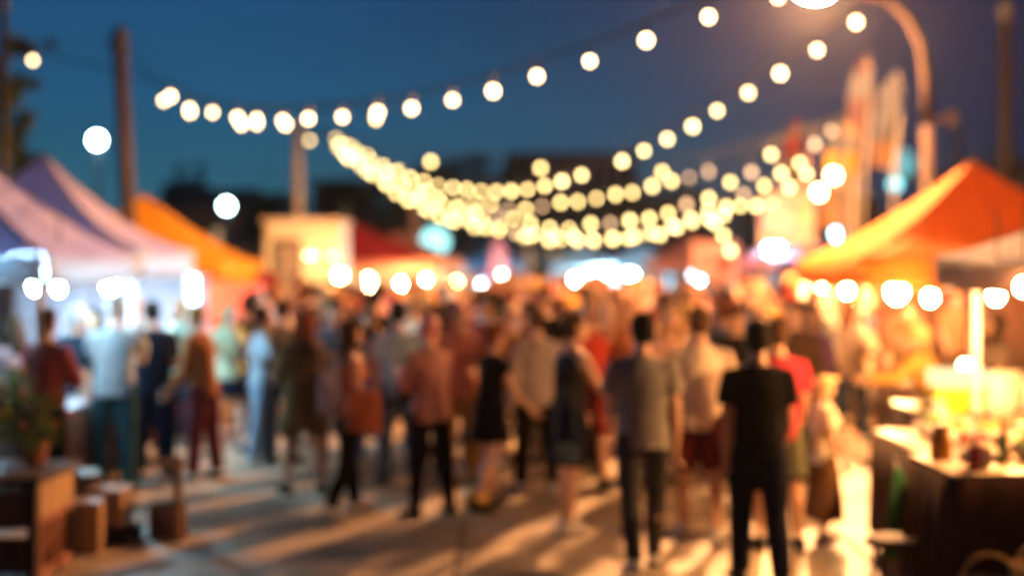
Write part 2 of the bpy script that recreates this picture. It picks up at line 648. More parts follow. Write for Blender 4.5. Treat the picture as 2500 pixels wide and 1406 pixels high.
floodlight(237, 343, 45, .19, mat('flood_bright', None, emit=(.62, .95, 1.0), strength=60), 'bright cold floodlight on a pole above the left white tents')
floodlight(553, 503, 60, .22, mat('flood_mid', None, emit=(.60, .95, 1.0), strength=26), 'cold floodlight in front of the dark hipped roof')
floodlight(1062, 590, 50, .50, mat('flood_wide', None, emit=(.38, .90, .90), strength=1.3), 'wide teal floodlight between the red booth and the blue tent')
floodlight(2046, 571, 44, .19, mat('flood_sky', None, emit=(.36, .86, 1.0), strength=10), 'small sky blue floodlight left of the orange tent eave')
floodlight(2185, 450, 46, .20, mat('flood_faint', None, emit=(.14, .62, .70), strength=3.2), 'faint teal lamp right of the white feather flag')
floodlight(2200, 400, 60, .62, mat('flood_wide_faint', None, emit=(.10, .33, .36), strength=.9), 'broad dim teal lamp behind the faint teal lamp')
floodlight(1890, 580, 40, .17, E_coolfar, 'upper of two white floodlights left of the orange tent')
floodlight(1886, 612, 37, .22, E_coolfar, 'lower and larger of two white floodlights left of the orange tent')
floodlight(1705, 672, 42, .22, mat('flood_soft', None, emit=(.62, .90, 1.0), strength=22), 'low pale blue floodlight before the pink booth')


# ------------------------------------------------------------------ festoon light strings
BULB_ME = {}


def bulb_mesh(r, m):
    k = (round(r, 4), m.name)
    if k not in BULB_ME:
        BULB_ME[k] = MB().ball((0, 0, 0), (r, r, r * 1.08), 10, 7).mesh('bulb', m, True)
    return BULB_ME[k]


SOCK = MB().tube([(0, 0, .0), (0, 0, .05), (0, 0, .12)], [.022, .024, .012], 6).mesh('socket', M_black)


def catmull(pts, n=12):
    out = []
    for i in range(len(pts) - 1):
        p0 = pts[max(i - 1, 0)]
        p1, p2 = pts[i], pts[i + 1]
        p3 = pts[min(i + 2, len(pts) - 1)]
        for j in range(n):
            t_ = j / n
            out.append(0.5 * ((2 * p1) + (p2 - p0) * t_ + (2 * p0 - 5 * p1 + 4 * p2 - p3) * t_ ** 2 + (3 * p1 - p0 - 3 * p2 + p3) * t_ ** 3))
    out.append(pts[-1])
    return out


def light_string(label, bulbs, r, mfun, start=None, end=None, group='strings of festoon lights over the market'):
    """bulbs: 3D centres; the cable hangs just above them"""
    o = bulbs[0]
    t = thing('light_string', tuple(o), label, 'string lights', group)
    path = ([start] if start is not None else []) + [b + Vector((0, 0, .13 + r)) for b in bulbs] + ([end] if end is not None else [])
    cp = catmull(path, 4)
    MB().tube([tuple(p - o) for p in cp], .013, 5).build('cable', M_rubber, t)
    for i, b in enumerate(bulbs):
        q = link('bulb', bulb_mesh(r, mfun(i)), t)
        q.location = b - o
        vs = .86 + .28 * ((i * 7919 + int(abs(o.x) * 37)) % 97) / 97
        q.scale = (vs, vs, vs)
        s = link('socket', SOCK, q)
        s.location = (0, 0, r * .95)
    return t


# upper string: from behind the left tents towards the camera on the right
def d1(px):
    return 13.05 / ((px - 1250) / F + .866)


U = [(80, 148), (417, 236), (463, 266), (519, 275), (580, 288), (627, 292), (690, 294), (753, 290), (836, 286), (922, 275), (1005, 265), (1105, 245), (1204, 223),
     (1311, 187), (1440, 150), (1578, 99), (1730, 42), (1900, -6), (2090, -85)]
light_string('uppermost long string of large warm bulbs rising to the right', [P(x, y, d1(x)) for x, y in U], .042, lambda i: E_near,
             start=P(-60, 90, d1(-60)), end=P(2800, -330, 8.6))
# its neighbour that overlaps it on the left
U2 = [(400, 246), (464, 274), (590, 304), (627, 303), (697, 304), (918, 291)]
light_string('short string of warm bulbs hanging just under the uppermost one', [P(x, y, d1(x) + 2.2) for x, y in U2], .046,
             lambda i: E_near if i < 5 else E_far, start=LP + Vector((.1, 0, -.3)), end=P(1005, 257, d1(1005)))


def d2(px):
    return 10.5 / ((px - 1250) / F + .39)


V = [(2090, 55), (1995, 123), (1905, 180), (1827, 227), (1751, 271), (1691, 309), (1629, 340), (1572, 369), (1519, 394), (1420, 428), (1372, 443), (1330, 454),
     (1288, 463), (1249, 467), (1212, 468), (1175, 467), (1140, 463), (1106, 459), (1070, 453), (1035, 443), (1000, 432), (968, 420), (936, 405), (905, 390), (873, 372),
     (845, 355), (817, 338)]
E_mid = mat('string_bulb_mid_glow', None, emit=(1.0, .70, .28), strength=8.5)
light_string('long string of warm bulbs dropping from the street lamp to the middle', [P(x, y, d2(x)) for x, y in V], .048,
             lambda i: E_near if i < 3 else (E_mid if i < 11 or i == 17 else E_far), start=P(2170, 4, 22.9), end=FP + Vector((0, 0, -.1)))


def d3(px):
    return 38.5 + (px - 817) * (25.5 - 38.5) / (2000 - 817)


def dense(label, knots, off, spacing, seed, r=.058, end=None, dimx=1650, m0=None):
    rnd = random.Random(seed)
    pts = catmull([P(x, y, d3(x) + off) for x, y in knots], 16)
    bulbs, acc = [pts[0]], 0
    for a, b in zip(pts[:-1], pts[1:]):
        acc += (b - a).length
        if acc >= spacing:
            bulbs.append(b + Vector((0, 0, rnd.uniform(-.05, .05))))
            acc = rnd.uniform(-.06, .06)

    def mf(i):
        px = bulbs[i].x / bulbs[i].y * F + 1250
        x = rnd.random()
        if px > dimx - 450 and x < .26:
            return E_dim
        return E_far
    light_string(label, bulbs, r, mf, start=FP + Vector((0, 0, -.2)), end=end)


TOWER = P(2052, 290, 27)
dense('lowest dense festoon sagging deepest over the crowd', [(826, 358), (868, 400), (925, 437), (1003, 492), (1080, 530), (1180, 550), (1250, 564), (1330, 578), (1410, 585),
      (1490, 587), (1560, 579), (1640, 562), (1700, 545), (1743, 533), (1800, 510), (1860, 500), (1908, 478), (1990, 400)], .3, .50, 1, end=TOWER)
dense('dense festoon just above the lowest one', [(840, 376), (905, 412), (965, 452), (1040, 497), (1110, 520), (1160, 537), (1210, 552), (1280, 568), (1340, 575),
      (1440, 580), (1530, 580), (1600, 570), (1660, 550), (1720, 520), (1765, 508), (1808, 485), (1845, 466), (1885, 447), (1908, 423), (1946, 413), (1957, 385), (1989, 353), (1995, 309)],
      0, .60, 2, end=TOWER)
dense('middle dense festoon ending left of the glowing banner', [(830, 352), (890, 397), (960, 432), (1020, 467), (1110, 507), (1190, 527), (1255, 535), (1300, 550), (1350, 560), (1430, 552),
      (1490, 548), (1565, 537), (1612, 525), (1650, 515), (1692, 497), (1733, 479), (1775, 456), (1820, 431), (1865, 404), (1889, 366)], -.6, .64, 3, end=P(2050, 290, 27))
dense('high dense festoon with widely spaced bulbs on its right half', [(822, 338), (872, 364), (928, 398), (985, 428), (1045, 470), (1095, 500), (1141, 502), (1181, 500), (1221, 506),
      (1262, 514), (1304, 511), (1342, 505), (1376, 494), (1419, 492), (1465, 483), (1509, 479), (1560, 467), (1608, 455), (1664, 440), (1713, 426), (1762, 408)], .8, .60, 4, end=P(2050, 290, 27))
dense('festoon of the left descent only, frayed into a steep bundle', [(848, 382), (890, 418), (935, 445), (985, 478), (1045, 515), (1120, 541), (1200, 562), (1300, 580), (1400, 590)], -1.3, .85, 6, end=TOWER)
light_string('three low bulbs hanging at the right end of the dense festoons', [P(1745, 545, 27), P(1766, 575, 27), P(1783, 612, 27)], .062, lambda i: E_far,
             start=P(1730, 520, 27.2))
light_string('faint far string with scattered single bulbs above the dense festoons', [P(756, 343, 40), P(1052, 395, 34), P(1320, 411, 31), P(1617, 420, 28), P(2030, 321, 27)], .060,
             lambda i: E_far if i < 4 else E_dim, start=FP + Vector((0, 0, -.3)), end=TOWER)


# ------------------------------------------------------------------ market tents
def seam_of(cloth):
    k = cloth.name + '_seam'
    c = [n for n in cloth.node_tree.nodes if n.type == 'VALTORGB'][0].color_ramp.elements[0].color
    return mat(k, (c[0] * .45, c[1] * .4, c[2] * .4), rough=.9)


def tent(cx, cyy, w, dp, eave, peak, cloth, label, val=.24, legm=None, group='market tents along the street', sag=1.3, legs=(1, 1, 1, 1), valm=None, rz=0.0, lip=0.0,
         scallop=False):
    t = thing('market_tent', (cx, cyy, 0), label, 'tent', group, rz)
    legm = legm or M_white_metal
    hw, hd = w / 2 + lip, dp / 2 + lip
    n = 10
    corners = [(-hw, -hd), (hw, -hd), (hw, hd), (-hw, hd)]
    for k in range(4):
        a, b = corners[k], corners[(k + 1) % 4]
        mb = MB()
        for i in range(n + 1):
            rr = i / n
            for j in range(n + 1):
                s = j / n
                x = (a[0] * (1 - s) + b[0] * s) * rr
                y = (a[1] * (1 - s) + b[1] * s) * rr
                z = eave + (peak - eave) * (1 - rr) ** sag - .05 * math.sin(math.pi * s) * rr * rr
                z += .012 * noise.noise(Vector((x * 3 + cx, y * 3, k)))
                mb.v.append((x, y, z))
        for i in range(n):
            for j in range(n):
                q = i * (n + 1) + j
                mb.f.append((q, q + 1, q + n + 2, q + n + 1))
        sm = MB()
        for s_ in (0.0, .5):
            line = []
            for i in range(n + 1):
                rr = i / n
                line.append(((a[0] * (1 - s_) + b[0] * s_) * rr, (a[1] * (1 - s_) + b[1] * s_) * rr, eave + (peak - eave) * (1 - rr) ** sag - .05 * math.sin(math.pi * s_) * rr * rr + .008))
            sm.tube(line, .012 if s_ == 0 else .007, 6)
        sm.build('seam', seam_of(cloth), t)
        me = mb.mesh('roof_panel', cloth, True)
        o = link('roof_panel', me, t)
        sol = o.modifiers.new('thick', 'SOLIDIFY')
        sol.thickness = .006
        vb = MB()
        m_ = 24
        out = Vector((a[1] - b[1], b[0] - a[0], 0)).normalized() * -.012
        for j in range(m_ + 1):
            s = j / m_
            x, y = a[0] * (1 - s) + b[0] * s, a[1] * (1 - s) + b[1] * s
            zt = eave - .05 * math.sin(math.pi * s) - .002
            rip = .015 * math.sin(s * 34 + cx)
            drop = val - (.05 * abs(math.sin(s * math.pi * 6)) if scallop else 0)
            vb.v += [(x + out.x, y + out.y, zt), (x + out.x * (1 + rip * 60), y + out.y * (1 + rip * 60), zt - drop)]
        for j in range(m_):
            vb.f.append((2 * j, 2 * j + 2, 2 * j + 3, 2 * j + 1))
        vo = link('valance', vb.mesh('valance', valm or cloth, True), t)
        s2 = vo.modifiers.new('thick', 'SOLIDIFY')
        s2.thickness = .004
        # truss of crossed bars behind the valance
        tr = MB()
        ax, ay = a[0] * .97, a[1] * .97
        bx_, by = b[0] * .97, b[1] * .97
        for q in range(4):
            s0, s1 = q / 4, (q + 1) / 4
            p0 = (ax + (bx_ - ax) * s0, ay + (by - ay) * s0)
            p1 = (ax + (bx_ - ax) * s1, ay + (by - ay) * s1)
            z0, z1 = (eave - .06, eave - .26) if q % 2 else (eave - .26, eave - .06)
            tr.tube([(p0[0], p0[1], z0), (p1[0], p1[1], z1)], .012, 6)
        tr.build('truss', legm, t)
    for k, (x, y) in enumerate(((-w / 2 + .05, -dp / 2 + .05), (w / 2 - .05, -dp / 2 + .05), (w / 2 - .05, dp / 2 - .05), (-w / 2 + .05, dp / 2 - .05))):
        if legs[k]:
            L = MB().box((x, y, eave / 2), (.055, .055, eave - .04)).build('leg', legm, t)
            MB().box((x, y, .035), (.13, .13, .012)).build('foot_plate', legm, L)
    return t


def hang_bulb(px, py, d, r, m, label, top=2.6, group='bare bulbs hanging in the stalls'):
    c = P(px, py, d)
    t = thing('hanging_bulb', tuple(c), label, 'light bulb', group)
    MB().ball((0, 0, 0), (r, r, r * 1.1), 12, 8).build('bulb', m, t, True)
    MB().tube([(0, 0, r * .9), (0, 0, r * 1.9)], [r * .5, r * .4], 8).build('socket', M_black, t)
    MB().tube([(0, 0, r * 1.8), (.01, 0, max(.3, top - c.z))], .006, 5).build('cord', M_rubber, t)
    return t


C_lilac = mat('lilac_white_canvas', (.60, .54, .72), rough=.8, noise_amt=.08, noise_scale=2, translucent=.35)
C_val = mat('pale_valance', (.72, .78, .84), rough=.8, noise_amt=.05, translucent=.65)
C_white = mat('white_canvas', (.70, .66, .66), rough=.8, noise_amt=.06, noise_scale=2, translucent=.4)
C_yellow = mat('yellow_canvas', (.86, .50, .07), rough=.8, noise_amt=.08, noise_scale=2, translucent=.5)
C_orange = mat('orange_canvas', (.86, .37, .06), rough=.8, noise_amt=.07, noise_scale=2, translucent=.55)
C_red = mat('red_canvas', (.50, .02, .03), rough=.8, noise_amt=.1, translucent=.3)
C_salmon = mat('salmon_canvas', (.65, .25, .15), rough=.8, noise_amt=.1, translucent=.4)
C_blue = mat('blue_canvas', (.12, .32, .62), rough=.8, noise_amt=.1, translucent=.4)
C_pink = mat('pink_canvas', (.75, .35, .45), rough=.8, noise_amt=.08, translucent=.5)
C_cool = mat('pale_blue_canvas', (.55, .68, .75), rough=.8, noise_amt=.06, translucent=.5)
C_maroon = mat('maroon_cloth', (.22, .03, .035), rough=.85, noise_amt=.15)
C_brown = mat('brown_cloth', (.16, .09, .07), rough=.85, noise_amt=.15)

tent(-5.4, 13.35, 3.0, 3.0, 2.27, 3.45, C_lilac, 'near lilac white tent at the left edge with cold lit valance', valm=C_val)
tent(-5.7, 17.3, 3.0, 3.0, 2.36, 3.50, C_lilac, 'lilac white tent second in the left row with its peak in view', val=.3, sag=1.6, valm=C_val)
tent(-6.85, 26.5, 3.7, 3.4, 2.22, 3.45, C_yellow, 'glowing yellow orange tent behind the white tents', val=.36, sag=1.35)
tent(6.15, 19.0, 3.9, 3.6, 2.25, 3.55, C_orange, 'large glowing orange tent on the right with a pointed peak', val=.34, sag=1.35)
tent(5.2, 9.9, 3.0, 3.3, 2.24, 3.15, C_white, 'near white tent with valance browned for shade at the right edge', val=.22, lip=.2, valm=C_brown)  # brown cloth on the valance paints in the shade it hangs in
tent(-4.9, 44, 5.6, 4.0, 2.3, 3.45, C_red, 'red roofed tent behind the cream kiosk', val=.3, valm=C_salmon)
tent(-3.9, 49, 4.4, 3.0, 2.3, 3.3, C_salmon, 'salmon roofed tent right of the red roofed one', val=.3)
tent(-.62, 52, 2.2, 2.2, 2.25, 2.95, C_blue, 'small blue tent behind the pink cone', val=.35)
tent(2.9, 58, 2.5, 2.5, 2.3, 2.85, C_cool, 'pale blue white tent, left of the two cold lit ones', val=.5)
tent(5.25, 57, 2.4, 2.4, 2.3, 2.85, C_cool, 'pale blue white tent, right of the two cold lit ones', val=.5)
tent(7.6, 38, 3.4, 3.0, 2.3, 3.0, C_pink, 'pale pink booth tent right of the crowd', val=.3)
tent(6.0, 47, 3.0, 3.0, 2.3, 3.1, C_salmon, 'salmon booth tent behind the pink one', val=.4)
tent(8.3, 26.5, 3.4, 3.0, 2.3, 3.2, C_orange, 'second orange tent hidden behind the large one', val=.3)

# pink cone
t = thing('pink_cone', ((1217 - 1250) * 48 / F, 48, 0), 'tall pale pink cone standing before the small blue tent', 'inflatable cone')
MB().tube([(0, 0, 0), (0, 0, 1.4), (0, 0, 2.4), (0, 0, 3.0), (0, 0, 3.12)], [.55, .46, .28, .13, .04], 20).build('cone', C_pink, t, True)
MB().tube([(0, 0, 0), (0, 0, .12)], [.62, .6], 20).build('base', M_grey_metal, t, True)

# bulbs
for a in [
    (88, 700, 14.5, .055, E_cool, 'leftmost cold bulb in the near lilac tent'),
    (142, 705, 13.0, .045, mat('stall_bulb_neutral_glow', None, emit=(1, .82, .5), strength=90), 'yellowish bulb right of the leftmost cold bulb'),
    (270, 698, 17.4, .075, mat('stall_bulb_big_glow', None, emit=(.85, .93, 1.0), strength=900), 'large white bulb hanging in the second left tent'),
]:
    hang_bulb(*a, top=2.7)
for a in [
    (2190, 712, 17.3, .105, 'biggest white hot bulb under the large orange tent'),
    (2271, 727, 15.5, .060, 'bulb hanging right of the biggest one under the orange tent'),
    (2068, 710, 18.5, .055, 'bulb left of the biggest one under the orange tent'),
    (2000, 703, 20.6, .055, 'leftmost bulb at the left eave of the orange tent'),
]:
    hang_bulb(*a[:4], E_warm if a[3] < .1 else mat('big_bulb_glow', None, emit=(1.0, .46, .15), strength=1100), a[4], top=2.5)
hang_bulb(2432, 722, 10.6, .050, mat('near_stall_glow', None, emit=(1.0, .46, .15), strength=2200), 'warm bulb hanging in the near white tent on the right', top=2.6)
hang_bulb(2500, 700, 9.4, .050, mat('near_stall_glow', None), 'warm bulb cut by the right edge in the near white tent', top=2.6)
hang_bulb(2640, 690, 9.0, .050, E_warm, 'warm bulb beyond the right edge in the near white tent', top=2.6)
hang_bulb(440, 628, 26.3, .07, mat('yellow_tent_glow', None, emit=(1.0, .66, .26), strength=4000), 'warm bulb glowing high inside the yellow tent', top=2.9)
hang_bulb(2330, 600, 19.0, .06, mat('tent_peak_glow', None, emit=(1.0, .55, .20), strength=600), 'warm bulb high inside the peak of the large orange tent', top=3.2)
hang_bulb(2357, 893, 12.2, .05, mat('low_bulb_glow', None, emit=(1, .68, .3), strength=40), 'low bulb beside the pale tent leg', top=2.2)
for i, (px, py, d, r, m, lab) in enumerate([
    (830, 672, 31.0, .15, mat('kiosk_lantern_glow', None, emit=(1.0, .60, .26), strength=150), 'upper left lantern in the brightest booth'), (832, 712, 30.6, .15, mat('kiosk_lantern_glow', None, emit=(1.0, .60, .26), strength=150), 'lower left lantern in the brightest booth'),
    (895, 690, 37, .26, mat('kiosk_lantern_glow', None, emit=(1.0, .60, .26), strength=150), 'wide lantern right of the pair in the brightest booth'),
    (980, 692, 42, .11, E_warmfar, 'left bulb of the row under the red roof'), (1036, 684, 42, .11, E_warmfar, 'middle bulb of the row under the red roof'),
    (1057, 697, 46, .18, mat('booth_orange', None, emit=(1, .5, .2), strength=30), 'orange bulb low in the row under the red roof'),
    (1111, 690, 47, .17, mat('booth_yellow', None, emit=(1, .72, .2), strength=70), 'yellow bulb right of the red roofed tents'),
    (1172, 699, 48, .17, E_coolfar, 'cold bulb left of the pink cone'), (1221, 675, 45, .16, mat('booth_cream', None, emit=(1, .8, .6), strength=250), 'cream bulb in front of the pink cone'),
    (1268, 684, 46, .19, mat('booth_pale', None, emit=(1, .85, .75), strength=400), 'pale bulb right of the pink cone'),
    (1405, 682, 57, .17, mat('booth_coolpale', None, emit=(.95, .9, .85), strength=200), 'pale bulb left in the cold lit tents'), (1468, 674, 56.6, .18, mat('cold_tent_glow', None, emit=(.45, .80, 1.0), strength=1500), 'cold blue bulb centre in the cold lit tents'),
    (1540, 664, 56.6, .21, mat('cold_tent_glow', None), 'bright cold bulb right in the cold lit tents'),
]):
    hang_bulb(px, py, d, r * .62, m, lab, top=2.6, group='booth lamps at the far end of the crowd')


def tube_light(a, b, m, label, r=.03):
    a, b = Vector(a), Vector(b)
    t = thing('tube_light', tuple(a), label, 'tube light', 'cold tube lights in the left tents')
    d = b - a
    MB().tube([(0, 0, 0), tuple(d)], r, 10).build('tube', m, t, True)
    u = d.normalized() * .04
    for p in (Vector((0, 0, 0)), d):
        MB().tube([tuple(p - u), tuple(p + u)], r * 1.5, 10).build('end_cap', M_white_metal, t, True)


E_tube = mat('tube_cool_glow', None, emit=(.30, .74, 1.0), strength=26)
tube_light((-6.8, 12.02, 2.10), (-4.10, 12.02, 2.10), E_tube, 'cold tube light along the front of the near lilac tent')
tube_light((-4.05, 12.1, 2.10), (-4.05, 14.6, 2.10), E_tube, 'cold tube light along the street side of the near lilac tent')
tube_light((-6.9, 15.98, 2.16), (-4.40, 15.98, 2.16), E_tube, 'cold tube light along the front of the second lilac tent')
tube_light((-4.36, 16.1, 2.16), (-4.36, 18.5, 2.16), E_tube, 'cold tube light along the street side of the second lilac tent')
tube_light((-4.15, 18.60, 2.05), (-4.15, 18.60, 1.55), mat('lit_leg_glow', None, emit=(.5, .85, 1.0), strength=9), 'upright glowing tube added for the lit corner leg of the second lilac tent', .04)  # added glowing tube, stands in for cold light falling on the leg


# ------------------------------------------------------------------ cream kiosk
def kiosk():
    d = 32.0
    x0, x1 = (645 - 1250) * d / F, (828 - 1250) * d / F
    w = x1 - x0
    t = thing('food_kiosk', ((x0 + x1) / 2, d, 0), 'cream food kiosk with a grey shutter and bright serving hatch', 'kiosk')
    mc = mat('cream_paint', (.78, .68, .52), rough=.5, noise_amt=.08)
    top = CAMZ + (HOR - 536) * d / F
    MB().box((-w / 2 + .04, 1.0, top / 2), (.08, 2.0, top)).build('wall', mc, t)
    MB().box((w / 2 - .04, 1.0, top / 2), (.08, 2.0, top)).build('wall', mc, t)
    MB().box((0, 2.0, top / 2), (w, .08, top)).build('wall', mc, t)
    MB().box((0, 1.0, top - .03), (w + .1, 2.2, .1)).build('roof', mat('pale_roof', (.6, .5, .4)), t)
    MB().box((0, -.02, top - .26), (w - .16, .08, .40)).build('fascia', mc, t)
    MB().box((-w * .5 + .30, 0, 1.35), (.3, .09, 2.5)).build('front_panel', mc, t)
    sh = MB().box((-.33, .0, 1.6), (.56, .05, 2.0))
    so = sh.build('shutter', mat('grey_shutter', (.36, .27, .24), rough=.6), t)
    for k in range(11):
        MB().box((-.33, -.035, .75 + k * .17), (.52, .02, .13)).build('slat', mat('grey_shutter', None), so)
    fr = MB()
    for x in (-.63, -.03):
        fr.box((x, -.04, 1.6), (.05, .06, 2.1))
    fr.build('shutter_frame', M_black, t)
    MB().box((w * .25, -.1, .95), (w * .52, .5, .06)).build('serving_counter', mat('counter_steel', (.5, .5, .5), metal=.8, rough=.3), t)
    MB().box((w * .25, .05, .46), (w * .48, .06, .9)).build('front_panel', mc, t)
    # weathered lettering strip above the shutter, too blurred to read: short uneven dark strokes
    sg = MB().box((-.33, -.075, top - .52), (.66, .03, .16)).build('sign_strip', mat('sign_grey', (.28, .22, .2)), t)
    lt = MB()
    for k, (o_, ww, hh) in enumerate(((-.27, .07, .1), (-.17, .05, .08), (-.08, .08, .1), (.03, .04, .09), (.11, .07, .1), (.21, .06, .08), (.28, .03, .1))):
        lt.box((-.33 + o_, -.098, top - .52), (ww, .01, hh))
    lt.build('sign_mark', M_black, sg)
    # bright inside panels
    for k in range(3):
        MB().box((w * .25 - .3 + k * .3, 1.0, 2.35), (.22, .9, .06)).build('ceiling_lamp', mat('hatch_lamp', None, emit=(1, .62, .27), strength=14), t)
    MB().box((w * .3, -.11, 2.3), (.28, .03, .2)).build('menu_board', mat('yellow_board', (.9, .62, .05)), t)


kiosk()


# ------------------------------------------------------------------ feather flags and carnival boards
def feather_flag(px, d, ybot, ytop, wpx, m, label, lean=.0, bulb=False, bands=()):
    b = P(px, 700, d)
    t = thing('feather_flag', (b.x, d, 0), label, 'flag', 'tall feather flags right of the crowd')
    z0 = CAMZ + (HOR - ybot) * d / F
    z1 = CAMZ + (HOR - ytop) * d / F
    w = wpx * d / F
    MB().tube([(w / 2, 0, 0), (w / 2 + lean * .5, 0, z0), (w / 2 + lean * .9, 0, (z0 + z1) / 2), (w / 2 + lean, 0, z1 - .3), (w * .25 + lean, 0, z1)],
              [.04, .035, .03, .022, .01], 8).build('mast', M_grey_metal, t, True)
    n = 18
    mb = MB()
    for i in range(n + 1):
        f = i / n
        z = z0 + (z1 - z0) * f
        ww = w * (1.0 if f < .75 else math.cos((f - .75) / .25 * 1.35)) * (1 - .2 * f)
        for j in range(5):
            s = j / 4
            x = w / 2 + lean * (.5 + .5 * f) - ww * s
            mb.v.append((x, .08 * math.sin(s * 3 + f * 7), z))
    for i in range(n):
        for j in range(4):
            q = i * 5 + j
            mb.f.append((q, q + 1, q + 6, q + 5))
    me = mb.mesh('flag_cloth', m, True)
    for mm, lo, hi in bands:
        me.materials.append(mm)
        for pi, p in enumerate(me.polygons):
            if lo <= (pi // 4) / n < hi:
                p.material_index = len(me.materials) - 1
    o = link('flag_cloth', me, t)
    s = o.modifiers.new('thick', 'SOLIDIFY')
    s.thickness = .01
    MB().tube([(w / 2, 0, 0), (w / 2, 0, .08)], [.3, .28], 14).build('base', M_dark_metal, t)
    return t


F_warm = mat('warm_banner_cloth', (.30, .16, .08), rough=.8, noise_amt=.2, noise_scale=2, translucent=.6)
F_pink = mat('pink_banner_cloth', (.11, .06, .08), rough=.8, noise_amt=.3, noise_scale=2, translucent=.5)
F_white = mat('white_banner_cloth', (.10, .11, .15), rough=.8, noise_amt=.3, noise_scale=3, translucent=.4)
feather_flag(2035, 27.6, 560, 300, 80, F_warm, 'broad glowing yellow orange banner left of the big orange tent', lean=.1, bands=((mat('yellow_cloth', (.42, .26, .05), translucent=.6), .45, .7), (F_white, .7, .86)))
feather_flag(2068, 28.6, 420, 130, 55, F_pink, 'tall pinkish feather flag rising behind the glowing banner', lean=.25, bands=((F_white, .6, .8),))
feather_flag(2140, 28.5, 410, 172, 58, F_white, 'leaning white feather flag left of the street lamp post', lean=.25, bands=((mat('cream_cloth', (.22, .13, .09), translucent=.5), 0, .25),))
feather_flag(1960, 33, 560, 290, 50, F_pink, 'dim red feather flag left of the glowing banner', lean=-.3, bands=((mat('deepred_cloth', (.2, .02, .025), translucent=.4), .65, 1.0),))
hang_bulb(2035, 428, 27.0, .10, mat('banner_bulb_glow', None, emit=(1, .62, .25), strength=45), 'bulb glowing in front of the broad banner', top=4.4)
hang_bulb(2000, 470, 28.2, .10, mat('banner_bulb_glow', None), 'bulb shining behind the broad banner', top=4.4)


def board(px0, px1, y0, y1, d, base_m, shapes, label):
    x0, x1 = (px0 - 1250) * d / F, (px1 - 1250) * d / F
    z0, z1 = CAMZ + (HOR - y1) * d / F, CAMZ + (HOR - y0) * d / F
    w, h = x1 - x0, z1 - z0
    t = thing('sign_board', ((x0 + x1) / 2, d, 0), label, 'sign', 'painted boards at the right booths')
    pb = MB().box((0, 0, (z0 + z1) / 2), (w, .06, h)).build('panel', base_m, t)
    for k, (u, v, r, m) in enumerate(shapes):
        n = 20
        MB().prism([(-w / 2 + u * w + r * w * math.cos(6.283 * i / n), z0 + v * h + r * w * math.sin(6.283 * i / n)) for i in range(n)], -.05 - .004 * k, -.031).build('disc', m, pb)
    for x in (-w * .4, w * .4):
        MB().tube([(x, .06, 0), (x, .06, z1 - .1)], .035, 8).build('leg', M_grey_metal, t)


PK = mat('sign_pink', (.75, .40, .38))
PW = mat('sign_cream', (.36, .30, .28))
PG = mat('sign_green', (.10, .32, .22))
PP = mat('sign_purple', (.22, .10, .35))
PR = mat('sign_red', (.6, .06, .05))
board(1855, 1990, 470, 600, 30.5, PW, ((.35, .5, .32, PP), (.35, .5, .25, PK), (.78, .6, .16, PG)), 'cream board with purple ring and green dot left of the orange tent')
board(1690, 1800, 590, 680, 36, PK, ((.3, .5, .2, PW), (.7, .4, .18, PR)), 'pink board hanging at the pink booth')
board(1905, 1975, 380, 470, 34, PK, ((.5, .5, .3, PR),), 'small reddish board high above the cream board')


# ------------------------------------------------------------------ tables, goods, foreground crates
def table(x, y, w, dp, h, label, top_m, cloth_m, rz=0.0, drop=.75, group=None):
    t = thing('market_table', (x, y, 0), label, 'table', group, rz)
    MB().box((0, 0, h - .02), (w, dp, .04)).build('tabletop', top_m, t)
    for sx in (-1, 1):
        for sy in (-1, 1):
            MB().tube([(sx * (w / 2 - .08), sy * (dp / 2 - .08), 0.02), (sx * (w / 2 - .08), sy * (dp / 2 - .08), h - .04)], .018, 8).build('leg', M_grey_metal, t)
    if cloth_m:
        n = 60
        mb = MB()
        per = 2 * (w + dp)
        for j in range(n):
            s = per * j / n
            if s < w:
                p, o = (-w / 2 + s, -dp / 2), (0, -1)
            elif s < w + dp:
                p, o = (w / 2, -dp / 2 + s - w), (1, 0)
            elif s < 2 * w + dp:
                p, o = (w / 2 - (s - w - dp), dp / 2), (0, 1)
            else:
                p, o = (-w / 2, dp / 2 - (s - 2 * w - dp)), (-1, 0)
            rp = .015 + .02 * math.sin(j * 1.9) + .012
            mb.v += [(p[0] + o[0] * .012, p[1] + o[1] * .012, h - .022), (p[0] + o[0] * (.02 + rp), p[1] + o[1] * (.02 + rp), h - drop)]
        for j in range(n):
            k = (j + 1) % n
            mb.f.append((2 * j, 2 * k, 2 * k + 1, 2 * j + 1))
        o = mb.build('table_skirt', cloth_m, t, True)
        s = o.modifiers.new('thick', 'SOLIDIFY')
        s.thickness = .004
    return t


M_lit_top = mat('cream_tabletop', (.50, .38, .24), rough=.35, noise_amt=.08)
M_dark_cloth = mat('dark_brown_cloth', (.05, .025, .02), rough=.9)
M_black_cloth = mat('black_cloth', (.012, .012, .014), rough=.9)
table(3.15, 8.85, 1.10, .9, .95, 'nearest right market table with pale top and dark skirt', M_lit_top, mat('maroon_black_cloth', (.045, .012, .012), rough=.9, noise_amt=.5, spec=.05), rz=0, group='tables of the right stall')
table(3.42, 10.15, 1.35, 1.35, .93, 'middle right market table with bowls on a pale top', M_lit_top, M_dark_cloth, rz=0, group='tables of the right stall')
table(4.15, 12.1, 1.5, 1.5, .95, 'far right market table holding the yellow box', M_lit_top, M_dark_cloth, rz=0, group='tables of the right stall')
table(5.2, 15.6, 2.2, .8, .9, 'table under the front of the large orange tent', M_lit_top, C_brown, group='tables of the right stall')
table(-4.35, 14.0, .8, 2.6, .9, 'table with pale goods under the near lilac tent', mat('grey_top', (.5, .5, .55)), C_brown, group='tables of the left stalls')
